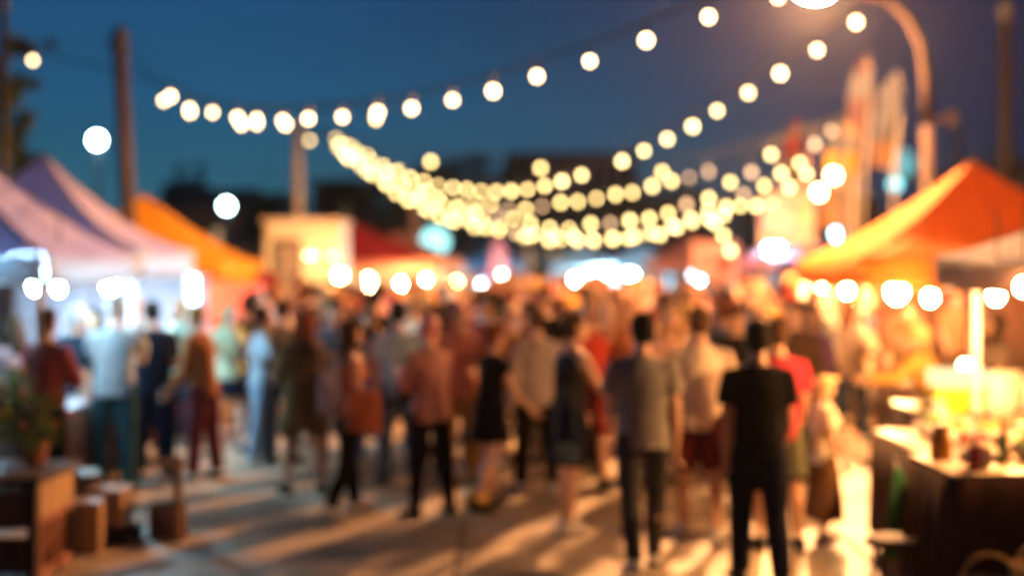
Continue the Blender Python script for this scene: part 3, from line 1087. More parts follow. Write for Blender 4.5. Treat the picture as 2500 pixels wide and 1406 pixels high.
table(-4.5, 17.4, .8, 2.4, .9, 'table under the second lilac tent', mat('grey_top', None), C_maroon, group='tables of the left stalls')
table(-5.6, 25.2, 2.8, .8, .9, 'table with maroon skirt under the yellow tent', mat('grey_top', None), C_maroon, group='tables of the left stalls')


def curtain(x, y, w, z0, z1, m, label, rz=0):
    t = thing('curtain', (x, y, 0), label, 'curtain', None, rz)
    mb = MB()
    n = 40
    for j in range(n + 1):
        u = -w / 2 + w * j / n
        o = .03 * math.sin(j * 1.3) + .01 * math.sin(j * 3.1)
        mb.v += [(u, o * .4, z1), (u, o, z0)]
    for j in range(n):
        mb.f.append((2 * j, 2 * j + 2, 2 * j + 3, 2 * j + 1))
    o = mb.build('drape', m, t, True)
    o.modifiers.new('thick', 'SOLIDIFY').thickness = .005
    MB().tube([(-w / 2 - .1, 0, z1 + .01), (w / 2 + .1, 0, z1 + .01)], .015, 8).build('rail', M_grey_metal, t)


curtain(-5.35, 27.6, 1.6, .2, 2.0, C_maroon, 'maroon cloth wall at the right of the yellow tent')
curtain(-5.4, 19.2, 2.6, .2, 2.0, mat('grey_backdrop', (.25, .27, .33)), 'grey cloth backdrop of the second lilac tent')
curtain(-4.0, 45.2, 3.8, .2, 2.05, mat('cream_backdrop', (.75, .62, .45), noise_amt=.2, noise_scale=2), 'cream cloth backdrop added to catch light behind the row of warm bulbs')  # added cloth that catches the lantern light, widens the bright booth front
curtain(6.2, 20.7, 3.6, .2, 1.95, C_brown, 'brown cloth backdrop of the large orange tent')


def jar(x, y, z, r, h, m, lab, name='jar', cat='jar', lid=None, group='goods on the right tables'):
    t = thing(name, (x, y, z), lab, cat, group)
    MB().tube([(0, 0, 0), (0, 0, .01), (0, 0, h * .75), (0, 0, h * .9), (0, 0, h)], [r * .9, r, r, r * .75, r * .7], 16).build('body', m, t, True)
    MB().tube([(0, 0, h + .001), (0, 0, h + .03)], [r * .8, r * .78], 16).build('lid', lid or M_grey_metal, t, True)
    return t


def bowl(x, y, z, r, m, food, lab, seed=0):
    rnd = random.Random(seed)
    t = thing('bowl', (x, y, z), lab, 'bowl', 'goods on the right tables')
    MB().tube([(0, 0, 0), (0, 0, .02), (0, 0, .06), (0, 0, .10)], [r * .45, r * .6, r * .88, r], 20).build('dish', m, t, True)
    for k in range(9):
        a, q = rnd.uniform(0, 6.28), r * .62 * math.sqrt(rnd.random())
        f = MB().ball((0, 0, 0), (r * .22, r * .2, r * .18), 9, 6).build('food', food, t, True)
        f.location = (q * math.cos(a), q * math.sin(a), .105 + rnd.uniform(0, .04))


W_glaze = mat('white_glaze', (.60, .52, .42), rough=.25, noise_amt=.05)
FOODS = [mat('golden_food', (.70, .40, .08)), mat('orange_food', (.75, .24, .04)), mat('cream_food', (.78, .62, .38)), mat('green_food', (.10, .22, .05)), mat('red_food', (.5, .03, .03))]
bl = [(2.85, 8.7, .949), (3.25, 8.95, .949), (2.95, 9.12, .949), (3.5, 8.7, .949)]
for i, (x, y, z) in enumerate(bl):
    bowl(x, y, z, .13, W_glaze, FOODS[(i + 2) % 5], 'white bowl of %s snacks on the nearest right table' % ('cream coloured', 'dark green', 'deep red', 'golden')[i], i)
for i, (x, y) in enumerate(((3.0, 9.8), (3.35, 9.95), (3.7, 9.75), (3.05, 10.3), (3.45, 10.45), (3.8, 10.3))):
    bowl(x, y, .929, .15, W_glaze, FOODS[i % 5], 'white bowl of %s on the middle right table' % ('golden rolls', 'orange fruit', 'cream buns', 'dark green herbs', 'red berries', 'small golden buns')[i], 10 + i)
jar(2.72, 9.02, .949, .07, .2, mat('amber_glass', (.5, .22, .03), rough=.15), 'amber jar at the left edge of the nearest right table')
jar(3.42, 9.2, .949, .07, .24, mat('orange_paint', (.7, .18, .03)), 'orange canister at the back of the nearest right table')
jar(3.2, 10.7, .929, .08, .2, W_glaze, 'white jar at the back of the middle right table')

for i, (x, y, h, r, c, cn) in enumerate(((2.78, 8.55, .20, .035, (.30, .02, .03), 'red'), (3.05, 8.85, .26, .035, (.05, .12, .04), 'green'), (3.38, 8.6, .22, .04, (.45, .20, .03), 'honey coloured'),
                                   (3.15, 9.1, .18, .045, (.50, .12, .03), 'orange'), (3.58, 9.0, .25, .035, (.02, .02, .02), 'black'))):
    t = thing('bottle', (x, y, .949), cn + ' bottle standing on the nearest right table', 'bottle', 'goods on the right tables')
    MB().tube([(0, 0, 0), (0, 0, .01), (0, 0, h * .6), (0, 0, h * .75), (0, 0, h)], [r * .9, r, r, r * .4, r * .35], 14).build('glass_body', mat('bottle_' + cn.split()[0], c, rough=.15, spec=.5), t, True)
    MB().tube([(0, 0, h + .001), (0, 0, h + .02)], [r * .42, r * .4], 10).build('cap', M_dark_metal, t, True)
for i, (x, y, c, cn) in enumerate(((2.93, 8.95, (.6, .35, .12), 'tan'), (3.62, 8.85, (.5, .06, .04), 'red'), (3.2, 8.5, (.62, .5, .3), 'cream'))):
    t = thing('paper_tray', (x, y, .949), cn + ' paper tray of skewers on the nearest right table', 'tray', 'goods on the right tables', .3 * i)
    MB().box((0, 0, .012), (.2, .14, .02), taper=1.1).build('tray_base', mat('tray_' + cn, c), t)
    for q in range(4):
        MB().tube([(-.08, -.045 + q * .03, .035), (.11, -.045 + q * .03, .045)], .011, 6).build('skewer', FOODS[(q + i) % 3], t)

# yellow and white box of the far right table
t = thing('display_box', (3.72, 11.85, .949), 'yellow display box with a glowing white top on the far right table', 'display box')
MB().box((0, 0, .11), (.50, .40, .20)).build('body', mat('yellow_box', (.88, .52, .03), rough=.4, noise_amt=.08), t)
MB().box((0, 0, .29), (.44, .36, .14)).build('lamp_panel', mat('lit_box', None, emit=(1, .70, .34), strength=1.0), t)
for i, (x, y, r) in enumerate(((4.1, 11.8, .16), (4.28, 11.55, .13), (3.95, 11.5, .13))):
    tt = thing('paper_bag', (x, y, .949), ('white paper sack right of the yellow box', 'smaller white paper sack at the edge of the far right table', 'white paper sack in front of the yellow box')[i], 'bag', 'goods on the right tables')
    MB().tube([(0, 0, 0), (0, 0, .1), (.01, 0, .25), (.02, .01, .33)], [(r, r * .8), (r * 1.05, r * .85), (r * .9, r * .6), (r * .8, r * .3)], 14).build('sack', W_glaze, tt, True)
    MB().tube([(.02, .01, .331), (.02, .01, .35)], [(r * .8, r * .28), (r * .7, r * .2)], 14).build('fold', W_glaze, tt, True)

# cloths hanging at the right tables
for (x, y, z1, w, h, m, lab) in ((2.70, 9.44, .80, .12, .62, mat('pink_scarf', (.60, .03, .12)), 'hot pink cloth hanging beside the right tables'),
                                 (2.58, 9.50, .82, .10, .60, mat('green_scarf', (.03, .16, .05)), 'dark green cloth hanging left of the pink one'),
                                 (2.70, 9.0, .75, .1, .7, C_maroon, 'maroon cloth hanging at the corner of the nearest right table')):
    t = thing('hanging_cloth', (x, y, 0), lab, 'cloth', 'cloths at the right tables')
    mb = MB()
    n = 14
    for j in range(n + 1):
        u = j / n - .5
        mb.v += [(u * w * .5, .02 * math.sin(j * 1.7), z1), (u * w * 1.5, .04 * math.sin(j * 1.7), z1 - h * .5), (u * w * 1.9, .05 * math.sin(j * 1.5), z1 - h)]
    for j in range(n):
        for q in (0, 1):
            a = 3 * j + q
            mb.f.append((a, a + 3, a + 4, a + 1))
    o = mb.build('drape', m, t, True)
    o.modifiers.new('thick', 'SOLIDIFY').thickness = .008
    MB().tube([(0, 0, z1), (0, .1, z1 + .06)], .008, 6).build('hook', M_grey_metal, t)


def stool(x, y, h, r, label, m):
    t = thing('stool', (x, y, 0), label, 'stool')
    MB().tube([(0, 0, h - .05), (0, 0, h - .045), (0, 0, h - .01), (0, 0, h)], [r * .95, r, r, r * .93], 20).build('seat', m, t, True)
    for k in range(4):
        a = math.pi / 4 + k * math.pi / 2
        MB().tube([(r * .7 * math.cos(a), r * .7 * math.sin(a), h - .05), (r * 1.0 * math.cos(a), r * 1.0 * math.sin(a), 0.03)], .018, 8).build('leg', M_darkwood, t)
    MB().tube([(r * .8 * math.cos(6.283 * i / 12), r * .8 * math.sin(6.283 * i / 12), h * .4) for i in range(13)], .01, 6).build('footring', M_dark_metal, t)


stool(2.36, 8.8, .50, .17, 'round dark wooden stool by the pink cloth', M_darkwood)


def basket(x, y, r, h, label, m, group='baskets on the ground'):
    t = thing('basket', (x, y, 0.03), label, 'basket', group)
    mb = MB()
    for k in range(7):
        z = h * k / 6
        rr = r * (.8 + .2 * k / 6)
        mb.tube([(rr * math.cos(6.283 * i / 20), rr * math.sin(6.283 * i / 20), z + .01 * math.sin(i * 3.14 + k * 3.14)) for i in range(21)], .022 * h / .3, 6)
    for i in range(16):
        a = 6.283 * i / 16
        mb.tube([(r * .8 * math.cos(a), r * .8 * math.sin(a), 0), (r * math.cos(a), r * math.sin(a), h)], .012, 5)
    mb.tube([(0, 0, 0), (0, 0, .01)], [r * .8, r * .8], 20)
    mb.build('wicker', m, t, True)
    MB().tube([(r * math.cos(a) * .95, 0, h + r * 1.0 * math.sin(a)) for a in [math.pi * i / 12 for i in range(13)]], .014, 6).build('handle', m, t, True)


basket(2.72, 8.1, .17, .34, 'wicker basket on the ground under the nearest right table edge', mat('golden_wicker', (.50, .30, .10)))
basket(2.98, 8.0, .15, .45, 'taller wicker basket at the lower right corner', mat('golden_wicker', None))


# left foreground cabinet, boxes, barrels, flowers
def cabinet():
    x1, y0 = -3.20, 9.55
    w, dp, h = 1.3, .85, .70
    cx, cyy = x1 - w / 2, y0 + dp / 2
    t = thing('wooden_cabinet', (cx, cyy, 0.03), 'dark framed wooden cabinet with orange side panel at lower left', 'cabinet')
    for sx in (-1, 1):
        for sy in (-1, 1):
            MB().box((sx * (w / 2 - .03), sy * (dp / 2 - .03), h / 2 - .02), (.06, .06, h - .04)).build('post', M_darkwood, t)
    MB().box((0, 0, h), (w + .06, dp + .06, .045)).build('top', M_darkwood, t)
    # side facing the street: pale drawer board above, red framed recess with slats below
    MB().box((w / 2 - .005, 0, h - .15), (.03, dp - .13, .22)).build('side_board', M_crate, t)
    fr = MB()
    fr.box((w / 2 - .01, 0, .05), (.03, dp - .13, .05))
    fr.box((w / 2 - .01, 0, h - .29), (.03, dp - .13, .04))
    fr.build('recess_frame', M_redwood, t)
    MB().box((w / 2 - .07, 0, .22), (.02, dp - .14, .36)).build('back_board', mat('dark_green_board', (.03, .05, .03)), t)
    for k in range(6):
        MB().box((w / 2 - .045, -dp / 2 + .12 + k * .122, .22), (.018, .05, .34)).build('slat', M_redwood, t)
    for k in range(2):
        f = MB().box((0, -dp / 2 + .01, .50 - k * .30), (w - .13, .03, .24)).build('drawer', wood_mat('brown_wood', (.10, .05, .035)), t)
        MB().box((0, -dp / 2 - .02, .50 - k * .30), (.16, .03, .03)).build('handle', M_black, f)


cabinet()


def crate(x, y, z, w, dp, h, label, rz=0.0, m=None, cat='crate', lid=False):
    t = thing('wooden_crate', (x, y, z), label, cat, 'crates and boxes in the left foreground', rz)
    m = m or M_crate
    n = max(2, int(round(h / .1)))
    bh = h / n
    for k in range(n):
        z_ = bh * (k + .5)
        for sy in (-1, 1):
            MB().box((0, sy * dp / 2, z_), (w, .014, bh - .012)).build('board', m, t)
        for sx in (-1, 1):
            MB().box((sx * (w / 2 - .001), 0, z_), (.014, dp - .03, bh - .012)).build('board', m, t)
    MB().box((0, 0, .01), (w - .03, dp - .03, .015)).build('base', m, t)
    if lid:
        MB().box((0, 0, h + .008), (w + .02, dp + .03, .014)).build('lid', m, t)
    return t


crate(-3.17, 10.62, .03, .20, .22, .38, 'tall narrow pale crate beside the dark cabinet', .12, lid=True)
crate(-3.10, 11.05, .03, .36, .34, .12, 'dark low crate under the wide pale crate', -.06, m=M_darkwood, lid=True)
crate(-3.12, 11.02, .175, .28, .26, .27, 'wide pale crate stacked on the dark low crate', -.1, lid=True)
crate(-2.72, 11.25, .03, .28, .28, .26, 'dark open crate right of the stacked crates', .2, m=wood_mat('brown_wood', None))
crate(-3.45, 11.2, .03, .36, .34, .5, 'pale crate hidden behind the dark cabinet', .3, lid=True)

# cardboard tube/post leaning
t = thing('wooden_stake', (-2.58, 11.0, .03), 'short pale wooden stake standing right of the dark open crate', 'stake')
MB().box((0, 0, .34), (.06, .05, .66)).build('post', M_crate, t)
MB().box((-.10, 0, .62), (.26, .03, .05)).build('crossbar', M_crate, t)


def barrel(x, y, r, h, label, m):
    t = thing('barrel', (x, y, 0.03), label, 'barrel', 'rustic barrels on the left')
    n = 14
    me = None
    for k in range(n):
        a = 6.283 * k / n
        wv = 2 * math.pi * r / n * .92
        mb = MB()
        for i in range(5):
            f = i / 4
            rr = r * (.86 + .14 * math.sin(math.pi * f))
            for du, dr in ((-wv / 2, 0), (wv / 2, 0), (wv / 2, -.02), (-wv / 2, -.02)):
                mb.v.append((rr + dr, du * rr / r, h * f))
        for i in range(4):
            for j in range(4):
                q = i * 4 + j
                q2 = i * 4 + (j + 1) % 4
                mb.f.append((q, q2, q2 + 4, q + 4))
        mb.f += [(3, 2, 1, 0), (16, 17, 18, 19)]
        if me is None:
            me = mb.mesh('stave', m)
        s = link('stave', me, t)
        s.rotation_euler = (0, 0, a)
    for z in (.12, .5, .85):
        rr = r * (.86 + .14 * math.sin(math.pi * z)) + .004
        MB().tube([(rr * math.cos(6.283 * i / 24), rr * math.sin(6.283 * i / 24), h * z) for i in range(25)], .012, 6).build('hoop', M_dark_metal, t)
    MB().tube([(0, 0, h * .9), (0, 0, h * .92)], [r * .86, r * .86], 20).build('lid', m, t)
    return t


barrel(-4.2, 12.3, .26, .78, 'rustic wooden barrel behind the cabinet', M_timber)


def flowers(x, y, z, label, seed, s=1.0):
    rnd = random.Random(seed)
    t = thing('flower_pot', (x, y, z), label, 'potted plant', 'flowering plants on the left')
    MB().tube([(0, 0, 0), (0, 0, .02), (0, 0, .2 * s), (0, 0, .21 * s)], [.09 * s, .1 * s, .14 * s, .15 * s], 16).build('pot', mat('terracotta', (.35, .14, .08)), t, True)
    st = MB()
    lf = MB()
    heads = []
    for k in range(44):
        a, q = rnd.uniform(0, 6.28), rnd.uniform(.02, .42) * s
        h = rnd.uniform(.25, .78) * s
        tip = Vector((q * math.cos(a), q * math.sin(a), h))
        st.tube([(0, 0, .18 * s), tuple(tip * .5 + Vector((0, 0, .15 * s))), tuple(tip)], [.006, .005, .003], 4)
        for _ in range(9):
            p = tip * rnd.uniform(.45, 1.05)
            u = Vector((rnd.gauss(0, 1), rnd.gauss(0, 1), rnd.gauss(0, .5))).normalized() * .075 * s
            b = u.orthogonal().normalized() * .028 * s
            lf.quad(p, p + u * .5 + b, p + u, p + u * .5 - b)
        if k % 3 == 0:
            heads.append(tip)
    st.build('stem', mat('stem_green', (.06, .12, .04)), t)
    o = lf.build('leaves', mat('leaf_green', (.12, .17, .04), translucent=.3, noise_amt=.5, noise_scale=8), t)
    cols = [mat('petal_pink', (.65, .12, .22)), mat('petal_orange', (.75, .22, .05)), mat('petal_blue', (.2, .25, .5)), mat('petal_yellow', (.65, .45, .05))]
    for k, p in enumerate(heads):
        f = MB()
        for j in range(6):
            a = 6.283 * j / 6
            f.ball((.022 * s * math.cos(a), .022 * s * math.sin(a), 0), (.02 * s, .012 * s, .007 * s), 6, 4, Matrix.Rotation(a, 3, 'Z'))
        f.ball((0, 0, .004), .012 * s, 6, 4)
        fo = f.build('flower', cols[k % 4], t, True)
        fo.location = p + Vector((0, -.01, .02))
        fo.rotation_euler = (rnd.uniform(.3, 1.2), rnd.uniform(-.5, .5), 0)


flowers(-3.75, 10.0, .755, 'bushy flowering plant on the dark cabinet', 3, 1.0)
flowers(-3.42, 10.2, .755, 'smaller flowering plant at the back corner of the cabinet', 4, .72)
flowers(-4.2, 12.3, .77, 'flowering plant on the rustic barrel', 5, .8)
for i in range(7):
    x, y = -4.35 + random.uniform(-.25, .25), 13.0 + i * .32
    jar(x, y, .9, .07, .14 + .05 * (i % 3), (W_glaze, mat('blue_glaze', (.25, .4, .65), rough=.3))[i % 2], ('pale', 'blue', 'white', 'sky blue', 'off white', 'navy rimmed', 'ivory')[i] + ' pot on the near left table', group='goods on the left tables')

# ------------------------------------------------------------------ people
def rot_fwd(a):      # swing of a hanging limb: a degrees forward (+Y)
    return Vector((0, math.sin(R(a)), -math.cos(R(a))))


def skeleton(pose, female):
    """joint positions of a 1.75 m figure that looks along +Y"""
    g = dict(legs=((4, 0, 3), (-4, 4, 3)), arms=((5, 8, 12, 0), (5, 8, 12, 0)), lean=0, turn=0, head=(0, 0), side=0)
    g.update(pose)
    J = {}
    hipw = .095 if not female else .098
    shw = .185 if not female else .158
    J['hip'] = Vector((0, 0, .93))
    for k, s in ((0, -1), (1, 1)):
        th, kn, ab = g['legs'][k]
        h = Vector((s * hipw, 0, .90))
        d = rot_fwd(th)
        d = (d + Vector((s * math.tan(R(ab)), 0, 0))).normalized()
        kp = h + d * .43
        d2 = rot_fwd(th - kn)
        d2 = (d2 + Vector((s * math.tan(R(ab)) * .3, 0, 0))).normalized()
        an = kp + d2 * .41
        J['hip%d' % k], J['knee%d' % k], J['ank%d' % k] = h, kp, an
        fp = 0 if abs(th - kn) < 14 else (th - kn) * .6
        J['toe%d' % k] = an + Vector((s * .03, .15 * math.cos(R(fp)), -.05 + .15 * math.sin(R(fp))))
        J['heel%d' % k] = an + Vector((0, -.05 * math.cos(R(fp)), -.055 - .04 * math.sin(R(fp))))
    L = Matrix.Rotation(R(-g['lean']), 3, 'X') @ Matrix.Rotation(R(g['side']), 3, 'Y')
    T = Matrix.Rotation(R(g['turn']), 3, 'Z')

    def up(v):
        v = Vector(v)
        return J['hip'] + L @ (T @ (v - J['hip']))
    J['up'] = up
    J['L'] = L @ T
    J['neck'] = up((0, -.005, 1.47))
    J['head'] = up((0, .02, 1.625))
    hy, hp = g['head']
    J['HM'] = Matrix.Rotation(R(g['turn'] + hy), 3, 'Z') @ Matrix.Rotation(R(-hp - g['lean'] * .4), 3, 'X')
    for k, s in ((0, -1), (1, 1)):
        sw, ab, el, inw = g['arms'][k]
        sh = up((s * shw, -.005, 1.372))
        d = rot_fwd(sw) + Vector((s * math.tan(R(ab)), 0, 0))
        d = T @ d.normalized()
        elb = sh + d * .285
        d2 = rot_fwd(sw + el)
        d2 = T @ (d2 + Vector((-s * math.tan(R(inw)) + s * math.tan(R(ab)) * .3, 0, 0))).normalized()
        wr = elb + d2 * .25
        J['sh%d' % k], J['elb%d' % k], J['wr%d' % k], J['hd%d' % k] = sh, elb, wr, d2
        J['kn%d' % k] = wr + d2 * .095
    lo = min(min(J['ank0'].z, J['ank1'].z) - .085, min(J['toe0'].z, J['toe1'].z) - .03)
    J['dz'] = -lo
    return J, g


def torso_rings(female, grow=0.0):
    if female:
        r = [(.86, .165, .115), (.95, .172, .118), (1.08, .128, .095), (1.22, .142, .112), (1.30, .152, .125), (1.37, .148, .095), (1.43, .100, .070), (1.47, .06, .055)]
    else:
        r = [(.86, .155, .110), (.95, .160, .115), (1.08, .150, .112), (1.22, .168, .120), (1.31, .182, .124), (1.37, .176, .108), (1.41, .142, .092), (1.44, .105, .078), (1.475, .066, .062)]
    return [(z, a + grow, b + grow) for z, a, b in r]


def remesh(name, mb, voxel, m, smooth=4, fold=0.0, dz=0.0, seed=0):
    me = mb.mesh(name + '_raw')
    o = bpy.data.objects.new(name + '_raw', me)
    COL.objects.link(o)
    r = o.modifiers.new('r', 'REMESH')
    r.mode = 'VOXEL'
    r.voxel_size = voxel
    s = o.modifiers.new('s', 'SMOOTH')
    s.iterations = smooth
    s.factor = .5
    dg = bpy.context.evaluated_depsgraph_get()
    ev = o.evaluated_get(dg)
    me2 = bpy.data.meshes.new_from_object(ev)
    me2.name = name
    bpy.data.objects.remove(o)
    bpy.data.meshes.remove(me)
    sv = Vector((seed * 3.1, 0, 0))
    for v in me2.vertices:
        c = v.co
        if fold:
            q = Vector((c.x * 9, c.y * 9, c.z * 5)) + sv
            n = noise.noise(q) * .6 + noise.noise(Vector((c.x * 22, c.y * 22, c.z * 7)) + sv) * .4
            c += v.normal * n * fold
        c.z += dz
        v.co = c
    me2.materials.clear()
    me2.materials.append(m)
    me2.polygons.foreach_set('use_smooth', [True] * len(me2.polygons))
    return me2


def make_body(J, g, female, voxel, fingers=True, m=None):
    mb = MB()
    up = J['up']
    rr = torso_rings(female)
    mb.tube([tuple(up((0, 0, z))) for z, a, b in rr], [(a, b) for z, a, b in rr], 18, up=J['L'] @ Vector((0, 1, 0)))
    if female:
        for s in (-1, 1):
            mb.ball(tuple(up((s * .068, .085, 1.275))), .062, 10, 8)
    nb = up((0, -.012, 1.42))
    mb.tube([tuple(nb), tuple(J['neck'] + Vector((0, 0, .02))), tuple(J['head'] + Vector((0, 0, -.05)))], [.07, .056 if not female else .048, .055 if not female else .048], 12)
    H, M = J['head'], J['HM']
    mb.ball(tuple(H + M @ Vector((0, -.012, .030))), (.077, .097, .092), 16, 12, M)      # skull
    mb.ball(tuple(H + M @ Vector((0, .022, -.035))), (.060, .066, .083), 14, 10, M)      # face
    mb.ball(tuple(H + M @ Vector((0, .062, -.090))), (.026, .024, .022), 8, 6, M)        # chin
    mb.tube([tuple(H + M @ Vector((0, .082, .012))), tuple(H + M @ Vector((0, .108, -.026))), tuple(H + M @ Vector((0, .088, -.036)))], [.010, .017, .014], 8)   # nose
    mb.ball(tuple(H + M @ Vector((0, .084, -.060))), (.024, .012, .010), 8, 6, M)        # lips
    for s in (-1, 1):
        mb.ball(tuple(H + M @ Vector((s * .078, -.005, -.005))), (.012, .022, .034), 8, 6, M)
        mb.ball(tuple(H + M @ Vector((s * .030, .074, .028))), (.022, .014, .009), 8, 6, M)   # brow
    for k in (0, 1):
        s = -1 if k == 0 else 1
        f = .86 if female else 1.0
        sh, el, wr = J['sh%d' % k], J['elb%d' % k], J['wr%d' % k]
        inner = sh + (up((0, 0, 1.40)) - sh) * .45
        mb.tube([tuple(inner), tuple(sh), tuple(sh + (el - sh) * .3), tuple(sh + (el - sh) * .7), tuple(el), tuple(el + (wr - el) * .25), tuple(el + (wr - el) * .7), tuple(wr)],
                [.060 * f, .060 * f, .052 * f, .044 * f, .039 * f, .042 * f, .032 * f, .025 * f], 12)
        hd = J['hd%d' % k]
        side = (J['L'] @ Vector((s, 0, 0)))
        side = (side - hd * side.dot(hd)).normalized()
        mb.tube([tuple(wr - hd * .01), tuple(wr + hd * .035), tuple(wr + hd * .085)], [(.024, .020), (.037, .018), (.036, .016)], 10, up=side)
        hip, kn, an = J['hip%d' % k], J['knee%d' % k], J['ank%d' % k]
        lf = .95 if female else 1.0
        pr = [.090, .092 * lf, .078 * lf, .058, .054, .057, .044, .036, .040]
        pts = [hip + Vector((0, 0, .03)), hip + (kn - hip) * .15, hip + (kn - hip) * .55, hip + (kn - hip) * .92, kn + (an - kn) * .05,
               kn + (an - kn) * .3 + Vector((0, -.012, 0)), kn + (an - kn) * .65, kn + (an - kn) * .93, an + Vector((0, 0, -.03))]
        mb.tube([tuple(p) for p in pts], pr, 14)
        mb.tube([tuple(J['heel%d' % k] + Vector((0, -.01, .01))), tuple((J['heel%d' % k] + J['toe%d' % k]) / 2 + Vector((0, 0, .018))), tuple(J['toe%d' % k])], [(.032, .035), (.036, .035), (.040, .022)], 12, up=(0, 0, 1))
    me = remesh('body', mb, voxel, m, 3, 0, J['dz'])
    if fingers:
        fb = MB()
        for k in (0, 1):
            s = -1 if k == 0 else 1
            hd = J['hd%d' % k]
            side = (J['L'] @ Vector((0, 1, 0)))
            side = (side - hd * side.dot(hd))
            if side.length < .3:
                side = Vector((-s, 0, 0)) - hd * Vector((-s, 0, 0)).dot(hd)
            side.normalize()
            palm = hd.cross(side) * s
            kb = J['wr%d' % k] + hd * .075 + Vector((0, 0, J['dz']))
            for q, ln in enumerate((.068, .078, .072, .056)):
                b = kb + side * (.026 - .0175 * q)
                t1 = b + (hd * .9 + palm * .25).normalized() * ln * .5
                t2 = t1 + (hd * .6 + palm * .7).normalized() * ln * .32
                t3 = t2 + (hd * .25 + palm * .9).normalized() * ln * .25
                fb.tube([tuple(b - hd * .02), tuple(t1), tuple(t2), tuple(t3)], [.0095, .0088, .008, .0055], 6)
            b = J['wr%d' % k] + hd * .03 + side * .022 + Vector((0, 0, J['dz']))
            fb.tube([tuple(b), tuple(b + (side * .8 + hd * .6) * .035), tuple(b + (side * .75 + hd * 1.3 + palm * .3) * .045)], [.013, .011, .007], 6)
        bm = bmesh.new()
        bm.from_mesh(me)
        fm = fb.mesh('f')
        bm.from_mesh(fm)
        bm.to_mesh(me)
        bm.free()
        bpy.data.meshes.remove(fm)
        me.polygons.foreach_set('use_smooth', [True] * len(me.polygons))
    return me


def make_top(J, g, female, voxel, kind, m, seed):
    """kind: tee, long, tank, jacket, coat"""
    mb = MB()
    up = J['up']
    grow = {'tee': .020, 'long': .024, 'tank': .010, 'jacket': .036, 'coat': .038, 'dress': .014}[kind]
    rr = torso_rings(female, grow)
    z0 = {'tee': .83, 'long': .82, 'tank': .88, 'jacket': .80, 'coat': .60, 'dress': .86}[kind]
    ext = []
    if z0 < .86:
        a0, b0 = rr[0][1], rr[0][2]
        ext = [(z0, a0 + .02 + (.03 if kind == 'coat' else 0), b0 + .02 + (.03 if kind == 'coat' else 0))]
        if kind == 'coat':
            ext.append((.75, a0 + .03, b0 + .03))
    rr = ext + rr[:-1] + [(1.462, .078 + grow * .3, .072 + grow * .3)]
    if kind == 'tank':
        rr = rr[:-2] + [(1.42, .105, .08)]
    mb.tube([tuple(up((0, 0, z))) for z, a, b in rr], [(a, b) for z, a, b in rr], 20, up=J['L'] @ Vector((0, 1, 0)))
    if female:
        for s in (-1, 1):
            mb.ball(tuple(up((s * .068, .088, 1.275))), .070, 10, 8)
    if kind != 'tank':
        for k in (0, 1):
            f = .88 if female else 1.0
            sh, el, wr = J['sh%d' % k], J['elb%d' % k], J['wr%d' % k]
            inner = sh + (up((0, 0, 1.40)) - sh) * .5
            g2 = grow * .9
            if kind in ('tee', 'dress'):
                e = .62 if kind == 'tee' else .38
                mb.tube([tuple(inner), tuple(sh), tuple(sh + (el - sh) * e * .5), tuple(sh + (el - sh) * e)], [.064 * f + g2 * .5, .064 * f + g2 * .7, .062 * f + g2, .064 * f + g2], 14)
            else:
                mb.tube([tuple(inner), tuple(sh), tuple(sh + (el - sh) * .5), tuple(el), tuple(el + (wr - el) * .5), tuple(el + (wr - el) * .96)],
                        [.064 * f + g2 * .5, .064 * f + g2 * .7, .050 * f + g2, .044 * f + g2, .040 * f + g2 * .8, .034 * f + g2 * .6], 14)
    return remesh('shirt', mb, voxel, m, 3, .010 if kind != 'tank' else .004, J['dz'], seed)


def make_bottom(J, g, female, voxel, kind, m, seed):
    mb = MB()
    fat = {'trousers': .018, 'slim': .008, 'shorts': .026, 'wide': .040, 'skirt': .02, 'longskirt': .02}[kind]
    if kind in ('skirt', 'longskirt'):
        e = .62 if kind == 'skirt' else 1.55
        ctr = []
        for f in (0, .33, .66, 1):
            q = f * e
            ps = []
            for k in (0, 1):
                hip, kn, an = J['hip%d' % k], J['knee%d' % k], J['ank%d' % k]
                ps.append(hip + (kn - hip) * q if q <= 1 else kn + (an - kn) * (q - 1))
            c = (ps[0] + ps[1]) / 2
            sx = abs(ps[0].x - ps[1].x) / 2
            sy = abs(ps[0].y - ps[1].y) / 2
            ctr.append((c, sx + .11 + .02 * f, sy + .12 + .03 * f))
        mb.tube([tuple(J['hip'] + Vector((0, 0, .10)))] + [tuple(c) for c, a, b in ctr], [(.15, .115)] + [(a, b) for c, a, b in ctr], 20, up=(0, 1, 0))
    else:
        mb.tube([tuple(J['hip'] + Vector((0, 0, .10))), tuple(J['hip'] + Vector((0, 0, 0))), tuple(J['hip'] + Vector((0, 0, -.09)))], [(.158, .116), (.176, .128), (.168, .12)], 18, up=(0, 1, 0))
        for k in (0, 1):
            hip, kn, an = J['hip%d' % k], J['knee%d' % k], J['ank%d' % k]
            if kind == 'shorts':
                mb.tube([tuple(hip + Vector((0, 0, .03))), tuple(hip + (kn - hip) * .4), tuple(hip + (kn - hip) * .88)], [.092 + fat * .5, .086 + fat, .082 + fat], 14)
            else:
                mb.tube([tuple(hip + Vector((0, 0, .03))), tuple(hip + (kn - hip) * .2), tuple(hip + (kn - hip) * .6), tuple(kn), tuple(kn + (an - kn) * .35), tuple(kn + (an - kn) * .98)],
                        [.092 + fat * .4, .092 + fat * .6, .078 + fat, .062 + fat, .060 + fat, .046 + fat * 1.3], 14)
    return remesh({'skirt': 'skirt', 'longskirt': 'skirt', 'shorts': 'shorts'}.get(kind, 'trousers'), mb, voxel, m, 3, .009, J['dz'], seed + 9)


